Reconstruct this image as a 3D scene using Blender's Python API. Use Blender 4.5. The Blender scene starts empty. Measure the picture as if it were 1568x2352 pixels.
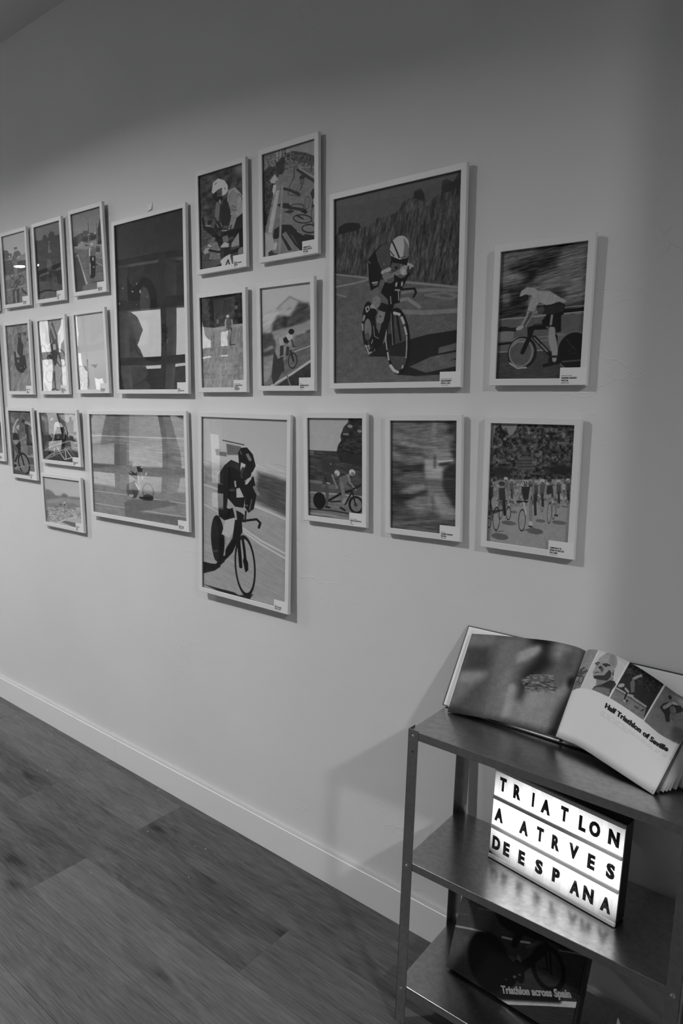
# A gallery wall of framed race photographs with a steel shelf and a lit letter board, in black and white.
import bpy, bmesh, math, random
import numpy as np
from mathutils import Matrix, Vector

S = bpy.context.scene
COL = S.collection

# ---------------------------------------------------------------- camera
cam_data = bpy.data.cameras.new('camera')
cam_data.sensor_fit = 'HORIZONTAL'
cam_data.sensor_width = 36.0
cam_data.lens = 37.078
cam_data.clip_start = 0.05
cam_data.clip_end = 200
camera = bpy.data.objects.new('camera', cam_data)
COL.objects.link(camera)
camera.matrix_world = Matrix(((0.772983, -0.104154, 0.625818, 0.0),
                              (0.634384, 0.115556, -0.764332, -1.53),
                              (0.007291, 0.987825, 0.155396, 1.50106),
                              (0, 0, 0, 1)))
S.camera = camera

# ---------------------------------------------------------------- view, world, light levels
S.view_settings.view_transform = 'Standard'
S.view_settings.look = 'None'
S.view_settings.gamma = 1.0
S.view_settings.use_curve_mapping = False
S.view_settings.exposure = 0.0
SKY = 6.5            # radiance of the overcast sky outside the shop window
LAMPS = ((1.8, -1.8, 55, 160), (-2.4, -1.8, 41, 150), (-5.14, -1.42, 48, 160), (-7.9, -2.5, 12, 150))   # ceiling downlights: x, y, watts, beam angle
BOARD = 2.1          # radiance of the lit letter board
S.cycles.caustics_reflective = False
S.cycles.caustics_refractive = False
S.cycles.max_bounces = 8
S.cycles.diffuse_bounces = 4
S.cycles.glossy_bounces = 3
S.cycles.transparent_max_bounces = 12
S.cycles.sample_clamp_indirect = 4.0
S.cycles.use_denoising = True

world = bpy.data.worlds.new('overcast_sky')
S.world = world
world.use_nodes = True
wn = world.node_tree.nodes
wn['Background'].inputs[0].default_value = (1, 1, 1, 1)
wn['Background'].inputs[1].default_value = SKY

WX0, WX1, WZ0, WZ1, WY = -11.2, -6.2, 0.30, 3.40, -4.20      # the shop window opposite the picture wall
portal = bpy.data.lights.new('window_portal', 'AREA')
portal.shape = 'RECTANGLE'
portal.size = WX1 - WX0
portal.size_y = WZ1 - WZ0
portal.cycles.is_portal = True
po = bpy.data.objects.new('window_portal', portal)
COL.objects.link(po)
po.location = ((WX0 + WX1) / 2, WY - 0.12, (WZ0 + WZ1) / 2)
po.rotation_euler = (math.pi / 2, 0, 0)

# ---------------------------------------------------------------- helpers
def link(o, parent=None):
    COL.objects.link(o)
    if parent is not None:
        o.parent = parent
    return o

def tag(o, label=None, cat=None, group=None, kind=None):
    if label: o['label'] = label
    if cat: o['category'] = cat
    if group: o['group'] = group
    if kind: o['kind'] = kind
    return o

def empty(name, label, cat, matrix=None, group=None):
    o = link(bpy.data.objects.new(name, None))
    o.empty_display_size = 0.05
    if matrix is not None: o.matrix_world = matrix
    return tag(o, label, cat, group)

def obj(name, bm, material, parent=None, smooth=False, bevel=0.0, seg=2):
    if bevel:
        bmesh.ops.bevel(bm, geom=bm.edges[:], offset=bevel, segments=seg, affect='EDGES', clamp_overlap=True)
    me = bpy.data.meshes.new(name)
    bm.normal_update()
    bm.to_mesh(me); bm.free()
    me.materials.append(material)
    if smooth:
        for p in me.polygons: p.use_smooth = True
    return link(bpy.data.objects.new(name, me), parent)

def box(bm, x0, x1, y0, y1, z0, z1, m=None):
    v = [bm.verts.new((x, y, z)) for x in (x0, x1) for y in (y0, y1) for z in (z0, z1)]
    for f in ((0, 1, 3, 2), (4, 6, 7, 5), (0, 4, 5, 1), (2, 3, 7, 6), (0, 2, 6, 4), (1, 5, 7, 3)):
        bm.faces.new([v[i] for i in f])
    if m is not None:
        bmesh.ops.transform(bm, matrix=m, verts=v)
    return v

def boxes(*bs):
    bm = bmesh.new()
    for b in bs: box(bm, *b)
    bmesh.ops.recalc_face_normals(bm, faces=bm.faces)
    return bm

def prism(profile, x0, x1):
    """a (y, z) profile swept along x"""
    bm = bmesh.new()
    a = [bm.verts.new((x0, y, z)) for y, z in profile]
    b = [bm.verts.new((x1, y, z)) for y, z in profile]
    n = len(profile)
    bm.faces.new(a); bm.faces.new(b[::-1])
    for i in range(n):
        bm.faces.new((a[i], b[i], b[(i + 1) % n], a[(i + 1) % n]))
    bmesh.ops.recalc_face_normals(bm, faces=bm.faces)
    return bm

def grid_surface(fn, nu, nv, uv=False, thickness=0.0, name='surface'):
    """mesh of fn(s, t) -> (x, y, z), s and t in 0..1, optionally closed into a sheet of some thickness"""
    bm = bmesh.new()
    V = [[bm.verts.new(fn(i / nu, j / nv)) for i in range(nu + 1)] for j in range(nv + 1)]
    lay = bm.loops.layers.uv.new('UVMap') if uv else None
    for j in range(nv):
        for i in range(nu):
            f = bm.faces.new((V[j][i], V[j][i + 1], V[j + 1][i + 1], V[j + 1][i]))
            if uv:
                for l, (a, b) in zip(f.loops, ((i, j), (i + 1, j), (i + 1, j + 1), (i, j + 1))):
                    l[lay].uv = (a / nu, b / nv)
    if thickness:
        bm.normal_update()
        bmesh.ops.solidify(bm, geom=bm.faces[:], thickness=thickness)
    return bm

def cyl(bm, c, axis, r, h, seg=16, r2=None):
    q = Vector((0, 0, 1)).rotation_difference(Vector(axis).normalized()).to_matrix().to_4x4()
    bmesh.ops.create_cone(bm, cap_ends=True, segments=seg, radius1=r, radius2=r if r2 is None else r2, depth=h,
                          matrix=Matrix.Translation(Vector(c) + Vector(axis).normalized() * h / 2) @ q)

# ---------------------------------------------------------------- materials (a black and white place: every colour is a grey)
def new_mat(name):
    m = bpy.data.materials.new(name)
    m.use_nodes = True
    nt = m.node_tree
    return m, nt, nt.nodes, nt.links, nt.nodes['Principled BSDF']

def g4(v): return (v, v, v, 1)

def grey(name, v, rough=.5, metal=0.0, spec=.5, noise=0.0, scale=40.0, bump=0.0, bscale=200.0):
    m, nt, n, l, b = new_mat(name)
    b.inputs['Base Color'].default_value = g4(v)
    b.inputs['Roughness'].default_value = rough
    b.inputs['Metallic'].default_value = metal
    b.inputs['Specular IOR Level'].default_value = spec
    if noise or bump:
        tc = n.new('ShaderNodeTexCoord')
    if noise:
        t = n.new('ShaderNodeTexNoise'); t.inputs['Scale'].default_value = scale; t.inputs['Detail'].default_value = 6
        l.new(tc.outputs['Object'], t.inputs['Vector'])
        r = n.new('ShaderNodeMapRange')
        r.inputs['To Min'].default_value = v * (1 - noise); r.inputs['To Max'].default_value = v * (1 + noise)
        r.inputs['From Min'].default_value = .3; r.inputs['From Max'].default_value = .7
        l.new(t.outputs['Fac'], r.inputs['Value'])
        c = n.new('ShaderNodeCombineColor')
        for i in range(3): l.new(r.outputs[0], c.inputs[i])
        l.new(c.outputs[0], b.inputs['Base Color'])
    if bump:
        t2 = n.new('ShaderNodeTexNoise'); t2.inputs['Scale'].default_value = bscale; t2.inputs['Detail'].default_value = 4
        l.new(tc.outputs['Object'], t2.inputs['Vector'])
        bp = n.new('ShaderNodeBump'); bp.inputs['Strength'].default_value = bump; bp.inputs['Distance'].default_value = .002
        l.new(t2.outputs['Fac'], bp.inputs['Height']); l.new(bp.outputs[0], b.inputs['Normal'])
    return m

def math_node(n, l, op, a, b=None, clamp=False):
    q = n.new('ShaderNodeMath'); q.operation = op; q.use_clamp = clamp
    for i, s in enumerate((a, b)):
        if s is None: continue
        if isinstance(s, (int, float)): q.inputs[i].default_value = s
        else: l.new(s, q.inputs[i])
    return q.outputs[0]

def clear_sheet(name, gain=1.8, rough=0.005, base=0.0):
    """clear acrylic or glass sheet: straight see-through plus a mirror share that grows towards grazing angles"""
    m, nt, n, l, b = new_mat(name)
    n.remove(b)
    geo = n.new('ShaderNodeNewGeometry')
    dot = n.new('ShaderNodeVectorMath'); dot.operation = 'DOT_PRODUCT'
    l.new(geo.outputs['Normal'], dot.inputs[0]); l.new(geo.outputs['Incoming'], dot.inputs[1])
    c = math_node(n, l, 'ABSOLUTE', dot.outputs['Value'])
    k = math_node(n, l, 'POWER', math_node(n, l, 'SUBTRACT', 1.0, c), 5.0)
    f = math_node(n, l, 'MULTIPLY', math_node(n, l, 'ADD', math_node(n, l, 'MULTIPLY', k, .96), .04), gain, True)
    tr = n.new('ShaderNodeBsdfTransparent'); gl = n.new('ShaderNodeBsdfGlossy')
    gl.inputs['Roughness'].default_value = rough
    tr.inputs['Color'].default_value = g4(.985 - base)
    mx = n.new('ShaderNodeMixShader')
    l.new(f, mx.inputs[0]); l.new(tr.outputs[0], mx.inputs[1]); l.new(gl.outputs[0], mx.inputs[2])
    l.new(mx.outputs[0], n['Material Output'].inputs[0])
    return m

def glow(name, strength):
    m, nt, n, l, b = new_mat(name)
    n.remove(b)
    e = n.new('ShaderNodeEmission'); e.inputs[1].default_value = strength
    l.new(e.outputs[0], n['Material Output'].inputs[0])
    return m

def plaster():
    m, nt, n, l, b = new_mat('painted_plaster')
    b.inputs['Roughness'].default_value = .75
    b.inputs['Specular IOR Level'].default_value = .25
    tc = n.new('ShaderNodeTexCoord')
    def noise(scale, detail, sc=(1, 1, 1), dist=0.0):
        mp = n.new('ShaderNodeMapping'); mp.inputs['Scale'].default_value = sc
        l.new(tc.outputs['Object'], mp.inputs[0])
        t = n.new('ShaderNodeTexNoise'); t.inputs['Scale'].default_value = scale; t.inputs['Detail'].default_value = detail
        t.inputs['Distortion'].default_value = dist
        l.new(mp.outputs[0], t.inputs['Vector']); return t.outputs['Fac']
    r = n.new('ShaderNodeMapRange'); r.inputs['From Min'].default_value = .3; r.inputs['From Max'].default_value = .7
    r.inputs['To Min'].default_value = .765; r.inputs['To Max'].default_value = .815
    l.new(noise(1.6, 5), r.inputs['Value'])
    c = n.new('ShaderNodeCombineColor')
    for i in range(3): l.new(r.outputs[0], c.inputs[i])
    l.new(c.outputs[0], b.inputs['Base Color'])
    # orange peel of the paint, broad trowel waves, and a few dragged scratches and cracks where the noise crosses a thin band
    peel = math_node(n, l, 'MULTIPLY', noise(160, 3), .12)
    wave = math_node(n, l, 'MULTIPLY', noise(7, 4, (1, 1, 1.5)), 1.2)
    crack_n = noise(3.2, 6, (1.2, 1, 2.2), 1.2)
    band = math_node(n, l, 'ABSOLUTE', math_node(n, l, 'SUBTRACT', crack_n, .5))
    line = math_node(n, l, 'SUBTRACT', 1.0, math_node(n, l, 'DIVIDE', band, .006), True)
    gate = math_node(n, l, 'GREATER_THAN', noise(2.6, 2), .60)
    crack = math_node(n, l, 'MULTIPLY', math_node(n, l, 'MULTIPLY', line, gate), .5)
    h = math_node(n, l, 'ADD', math_node(n, l, 'ADD', peel, wave), crack)
    bp = n.new('ShaderNodeBump'); bp.inputs['Strength'].default_value = .35; bp.inputs['Distance'].default_value = .004
    l.new(h, bp.inputs['Height']); l.new(bp.outputs[0], b.inputs['Normal'])
    return m

def plank_floor():
    m, nt, n, l, b = new_mat('wood_planks')
    b.inputs['Specular IOR Level'].default_value = .35
    tc = n.new('ShaderNodeTexCoord')
    mp = n.new('ShaderNodeMapping')
    mp.inputs['Location'].default_value = (1.993 + 1.245 * 20, .025 + .195 * 40, 0)
    l.new(tc.outputs['Object'], mp.inputs[0])
    def brick(c1, c2, mortar):
        br = n.new('ShaderNodeTexBrick')
        br.offset = .407; br.offset_frequency = 2; br.squash = 1
        br.inputs['Scale'].default_value = 1
        br.inputs['Brick Width'].default_value = 1.245; br.inputs['Row Height'].default_value = .195
        br.inputs['Mortar Size'].default_value = .0007; br.inputs['Mortar Smooth'].default_value = .0
        br.inputs['Bias'].default_value = 0
        br.inputs['Color1'].default_value = g4(c1); br.inputs['Color2'].default_value = g4(c2); br.inputs['Mortar'].default_value = g4(mortar)
        l.new(mp.outputs[0], br.inputs['Vector']); return br
    tone = brick(.0, 1.0, .5)
    # every plank gets its own stretch of grain
    off = n.new('ShaderNodeVectorMath'); off.operation = 'MULTIPLY_ADD'
    l.new(tone.outputs['Color'], off.inputs[0]); off.inputs[1].default_value = (7.3, 3.1, 0); l.new(tc.outputs['Object'], off.inputs[2])
    def noise(scale, detail, sc, dist=0.0, rough=.55):
        q = n.new('ShaderNodeMapping'); q.inputs['Scale'].default_value = sc
        l.new(off.outputs[0], q.inputs[0])
        t = n.new('ShaderNodeTexNoise'); t.inputs['Scale'].default_value = scale; t.inputs['Detail'].default_value = detail
        t.inputs['Distortion'].default_value = dist; t.inputs['Roughness'].default_value = rough
        l.new(q.outputs[0], t.inputs['Vector']); return t.outputs['Fac']
    fine = noise(5, 9, (2.0, 44, 1), .25, .70)
    broad = noise(2.2, 4, (.9, 7, 1), 1.4)
    rings = math_node(n, l, 'SINE', math_node(n, l, 'MULTIPLY', noise(1.3, 3, (1.0, 5.5, 1), .5), 85.0))
    # knots: a sparse scatter of dark ovals drawn out along the grain
    q = n.new('ShaderNodeMapping'); q.inputs['Scale'].default_value = (1.7, 5.6, 1)
    warp = n.new('ShaderNodeTexNoise'); warp.inputs['Scale'].default_value = 9; warp.inputs['Detail'].default_value = 4
    l.new(tc.outputs['Object'], warp.inputs['Vector'])
    wv = n.new('ShaderNodeVectorMath'); wv.operation = 'MULTIPLY_ADD'
    l.new(warp.outputs['Color'], wv.inputs[0]); wv.inputs[1].default_value = (.09, .035, 0); l.new(off.outputs[0], wv.inputs[2])
    l.new(wv.outputs[0], q.inputs[0])
    vo = n.new('ShaderNodeTexVoronoi'); vo.voronoi_dimensions = '2D'; vo.inputs['Scale'].default_value = 1
    l.new(q.outputs[0], vo.inputs['Vector'])
    vs = n.new('ShaderNodeSeparateColor'); l.new(vo.outputs['Color'], vs.inputs[0])
    core = math_node(n, l, 'SUBTRACT', 1.0, math_node(n, l, 'DIVIDE', vo.outputs['Distance'], .11), True)
    halo = math_node(n, l, 'SUBTRACT', 1.0, math_node(n, l, 'DIVIDE', vo.outputs['Distance'], .34), True)
    gate = math_node(n, l, 'GREATER_THAN', vs.outputs[0], .52)
    knot = math_node(n, l, 'MULTIPLY', math_node(n, l, 'ADD', math_node(n, l, 'MULTIPLY', core, 1.0), math_node(n, l, 'MULTIPLY', halo, .45)), gate)
    v = math_node(n, l, 'ADD', math_node(n, l, 'MULTIPLY', math_node(n, l, 'SUBTRACT', fine, .5), .22),
                  math_node(n, l, 'MULTIPLY', math_node(n, l, 'SUBTRACT', broad, .5), .11))
    v = math_node(n, l, 'ADD', v, math_node(n, l, 'MULTIPLY', rings, .006))
    sep = n.new('ShaderNodeSeparateColor'); l.new(tone.outputs['Color'], sep.inputs[0])
    v = math_node(n, l, 'ADD', v, math_node(n, l, 'MULTIPLY', math_node(n, l, 'SUBTRACT', sep.outputs[0], .5), .05))
    v = math_node(n, l, 'ADD', v, FLOOR_TONE)
    v = math_node(n, l, 'SUBTRACT', v, math_node(n, l, 'MULTIPLY', knot, .055))
    seam = brick(1, 1, .6)
    s2 = n.new('ShaderNodeSeparateColor'); l.new(seam.outputs['Color'], s2.inputs[0])
    v = math_node(n, l, 'MULTIPLY', math_node(n, l, 'MAXIMUM', v, .012), s2.outputs[0])
    c = n.new('ShaderNodeCombineColor')
    for i in range(3): l.new(v, c.inputs[i])
    l.new(c.outputs[0], b.inputs['Base Color'])
    rr = n.new('ShaderNodeMapRange'); rr.inputs['To Min'].default_value = .42; rr.inputs['To Max'].default_value = .62
    l.new(fine, rr.inputs['Value']); l.new(rr.outputs[0], b.inputs['Roughness'])
    bp = n.new('ShaderNodeBump'); bp.inputs['Strength'].default_value = .25; bp.inputs['Distance'].default_value = .001
    l.new(fine, bp.inputs['Height']); l.new(bp.outputs[0], b.inputs['Normal'])
    return m

FLOOR_TONE = .092
M_WALL = plaster()
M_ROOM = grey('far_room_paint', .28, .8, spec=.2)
M_FLOOR = plank_floor()
M_CEIL = grey('ceiling_paint', .72, .8, spec=.2, bump=.1, bscale=120)
M_TRIM = grey('white_gloss_trim', .90, .38, bump=.05, bscale=60)
M_LEDGE_SHADE = grey('painted_ledge_shade', .52, .9)  # trim grey lowered so the top-lit baseboard ledge renders dimmer
M_FRAME = grey('white_frame_foil', .82, .42)
M_BACK = grey('dark_fibreboard', .02, .8)
M_ACRYLIC = clear_sheet('clear_acrylic', 1.8, .004)
M_CARD = grey('white_card', .88, .6, spec=.3)
M_INK = grey('black_ink', .012, .6, spec=.2)
M_INK2 = grey('grey_ink', .16, .6, spec=.2)
M_STEEL = grey('galvanised_steel', .46, .26, metal=1.0, noise=.12, scale=90, bump=.04, bscale=350)
M_SCREW = grey('zinc_screw', .62, .25, metal=1.0)
M_BLACK = grey('black_plastic', .012, .42)
M_RAIL = grey('white_rail_plastic', .74, .4)
M_TILE = clear_sheet('clear_letter_tile', .7, .05, .02)
M_LETTER = grey('black_letter_film', .006, .35)
M_COVER = grey('black_cover_board', .02, .45)
M_PAPER = grey('white_paper', .86, .55, spec=.25)
M_TAPE = grey('white_foam_tape', .86, .6)
M_MULLION = grey('grey_window_frame', .30, .45)
M_PANE = clear_sheet('window_glass', 1.6, .002)
M_ROAD = grey('pale_pavement', .55, .9)
M_SHADE = grey('dark_awning', .03, .9)
M_DARKB = grey('dark_building', .06, .9)
M_PALEB = grey('pale_building', .65, .9)
M_LEAF = grey('tree_leaves', .10, .9, noise=.5, scale=6)

# ---------------------------------------------------------------- painter of the printed photographs
def s2l(v):
    v = np.asarray(v, float) / 255.0
    return np.where(v <= 0.04045, v / 12.92, ((np.maximum(v, 0) + 0.055) / 1.055) ** 2.4)

def vnoise(x, y, seed):
    """value noise in 0..1 on a hashed lattice"""
    xi = np.floor(x).astype(np.int64); yi = np.floor(y).astype(np.int64)
    fx = x - xi; fy = y - yi
    fx = fx * fx * (3 - 2 * fx); fy = fy * fy * (3 - 2 * fy)
    tab = np.random.RandomState(seed * 7 + 3).rand(256, 256)
    def t(a, b): return tab[a & 255, b & 255]
    return (t(xi, yi) * (1 - fx) + t(xi + 1, yi) * fx) * (1 - fy) + (t(xi, yi + 1) * (1 - fx) + t(xi + 1, yi + 1) * fx) * fy

def dist_poly(X, Y, pts):
    d = np.full(X.shape, 1e9); sgn = np.zeros(X.shape, bool)
    n = len(pts)
    for i in range(n):
        x0, y0 = pts[i]; x1, y1 = pts[(i + 1) % n]
        ex, ey = x1 - x0, y1 - y0
        l2 = ex * ex + ey * ey + 1e-12
        t = np.clip(((X - x0) * ex + (Y - y0) * ey) / l2, 0, 1)
        d = np.minimum(d, (X - x0 - t * ex) ** 2 + (Y - y0 - t * ey) ** 2)
        if y0 != y1:
            c = (y0 <= Y) != (y1 <= Y)
            sgn ^= c & (X < x0 + (Y - y0) / (y1 - y0) * ex)
    d = np.sqrt(d)
    return np.where(sgn, -d, d)

def dist_line(X, Y, pts, r):
    d = np.full(X.shape, 1e9)
    for i in range(len(pts) - 1):
        x0, y0 = pts[i]; x1, y1 = pts[i + 1]
        ex, ey = x1 - x0, y1 - y0
        l2 = ex * ex + ey * ey + 1e-12
        t = np.clip(((X - x0) * ex + (Y - y0) * ey) / l2, 0, 1)
        ra, rb = r[min(i, len(r) - 1)], r[min(i + 1, len(r) - 1)]
        d = np.minimum(d, np.hypot(X - x0 - t * ex, Y - y0 - t * ey) - (ra + (rb - ra) * t))
    return d

def paint_print(sx, sy, ops, res):
    """tones (0..255) of a printed picture; u runs right, v runs down, radii are in units of sx x sy"""
    w, h = max(8, int(sx * res)), max(8, int(sy * res))
    X, Y = np.meshgrid((np.arange(w) + .5) / w * sx, (np.arange(h) + .5) / h * sy)
    img = np.full((h, w), 90.0)
    pix = sx / w
    def window(x0, y0, x1, y1):
        a, b = int(max(0, x0 / sx * w - 1)), int(min(w, x1 / sx * w + 2))
        c, d = int(max(0, y0 / sy * h - 1)), int(min(h, y1 / sy * h + 2))
        return (slice(c, d), slice(a, b)) if b > a and d > c else None
    def lay(win, d, soft, g):
        soft = max(soft, 1.3 * pix, .8)
        a = np.clip(.5 - d / soft, 0, 1); a = a * a * (3 - 2 * a)
        img[win] = img[win] * (1 - a) + g * a
    for o in ops:
        k = o[0]
        if k == 'G':
            img[:] = np.interp(Y / sy, [s[0] for s in o[1]], [s[1] for s in o[1]])
        elif k == 'B':
            sg = o[1] / pix
            kk = np.arange(-int(3 * sg) - 1, int(3 * sg) + 2); kk = np.exp(-kk * kk / (2 * sg * sg)); kk /= kk.sum(); m = len(kk) // 2
            for ax in (0, 1):
                pad = np.pad(img, [(m, m) if i == ax else (0, 0) for i in (0, 1)], mode='edge')
                img[:] = np.apply_along_axis(lambda r: np.convolve(r, kk, 'valid'), ax, pad)
        elif k in 'PL':
            pts = [(u * sx, v * sy) for u, v in o[-1]]
            m = o[2] + 2
            if k == 'L':
                r = o[3] if isinstance(o[3], list) else [o[3]]
                m += max(r)
            xs = [p[0] for p in pts]; ys = [p[1] for p in pts]
            win = window(min(xs) - m, min(ys) - m, max(xs) + m, max(ys) + m)
            if win:
                d = dist_poly(X[win], Y[win], pts) if k == 'P' else dist_line(X[win], Y[win], pts, r)
                lay(win, d, o[2], o[1])
        elif k in 'ER':
            g, soft, cx, cy, rx, ry, rot = o[1:8]
            cx *= sx; cy *= sy
            m = max(rx, ry) + soft + (o[8] if k == 'R' else 0) + 2
            win = window(cx - m, cy - m, cx + m, cy + m)
            if win:
                a = math.radians(rot); dx = X[win] - cx; dy = Y[win] - cy
                px = (dx * math.cos(a) + dy * math.sin(a)) / rx; py = (-dx * math.sin(a) + dy * math.cos(a)) / ry
                q = np.hypot(px, py) + 1e-9
                # distance along the gradient of the ellipse function
                d = q * (q - 1) / (np.hypot(px / rx, py / ry) + 1e-9)
                if k == 'R':
                    # a ring that keeps its thickness all the way round, narrower where the wheel is seen edge-on
                    qi = np.hypot(px * rx / max(rx - o[8] * min(1, rx / ry * 1.3), .3), py * ry / max(ry - o[8], .3)) + 1e-9
                    d = np.maximum(d, (1 - qi) * min(rx, ry))
                lay(win, d, soft, g)
        elif k == 'N':
            amp, lx, ly, ang, seed, pts = o[1:]
            if pts:
                pts = [(u * sx, v * sy) for u, v in pts]
                xs = [p[0] for p in pts]; ys = [p[1] for p in pts]
                win = window(min(xs), min(ys), max(xs), max(ys))
                if not win: continue
                mask = np.clip(.5 - dist_poly(X[win], Y[win], pts) / 4, 0, 1)
            else:
                win = (slice(0, h), slice(0, w)); mask = 1.0
            a = math.radians(ang)
            px = (X[win] * math.cos(a) + Y[win] * math.sin(a)) / lx; py = (-X[win] * math.sin(a) + Y[win] * math.cos(a)) / ly
            n = vnoise(px + 40, py + 40, seed) * .6 + vnoise(px * 2.1 + 9, py * 2.1 + 70, seed + 11) * .4 - .5
            img[win] += mask * n * amp * 2
    # film softness and grain
    k = np.pad(img, 1, mode='edge')
    img = (k[1:-1, :-2] + 2 * k[1:-1, 1:-1] + k[1:-1, 2:]) / 4
    k = np.pad(img, 1, mode='edge')
    img = (k[:-2, 1:-1] + 2 * k[1:-1, 1:-1] + k[2:, 1:-1]) / 4
    img = img * (1 + np.clip((160 - img) / 60, 0, 1) * (.10 * (vnoise(X / 9 + 5, Y / 9 + 5, 77) - .5) + .10 * (vnoise(X / 2.2, Y / 2.2, 78) - .5)))
    return np.clip(img, 0, 255)

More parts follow.
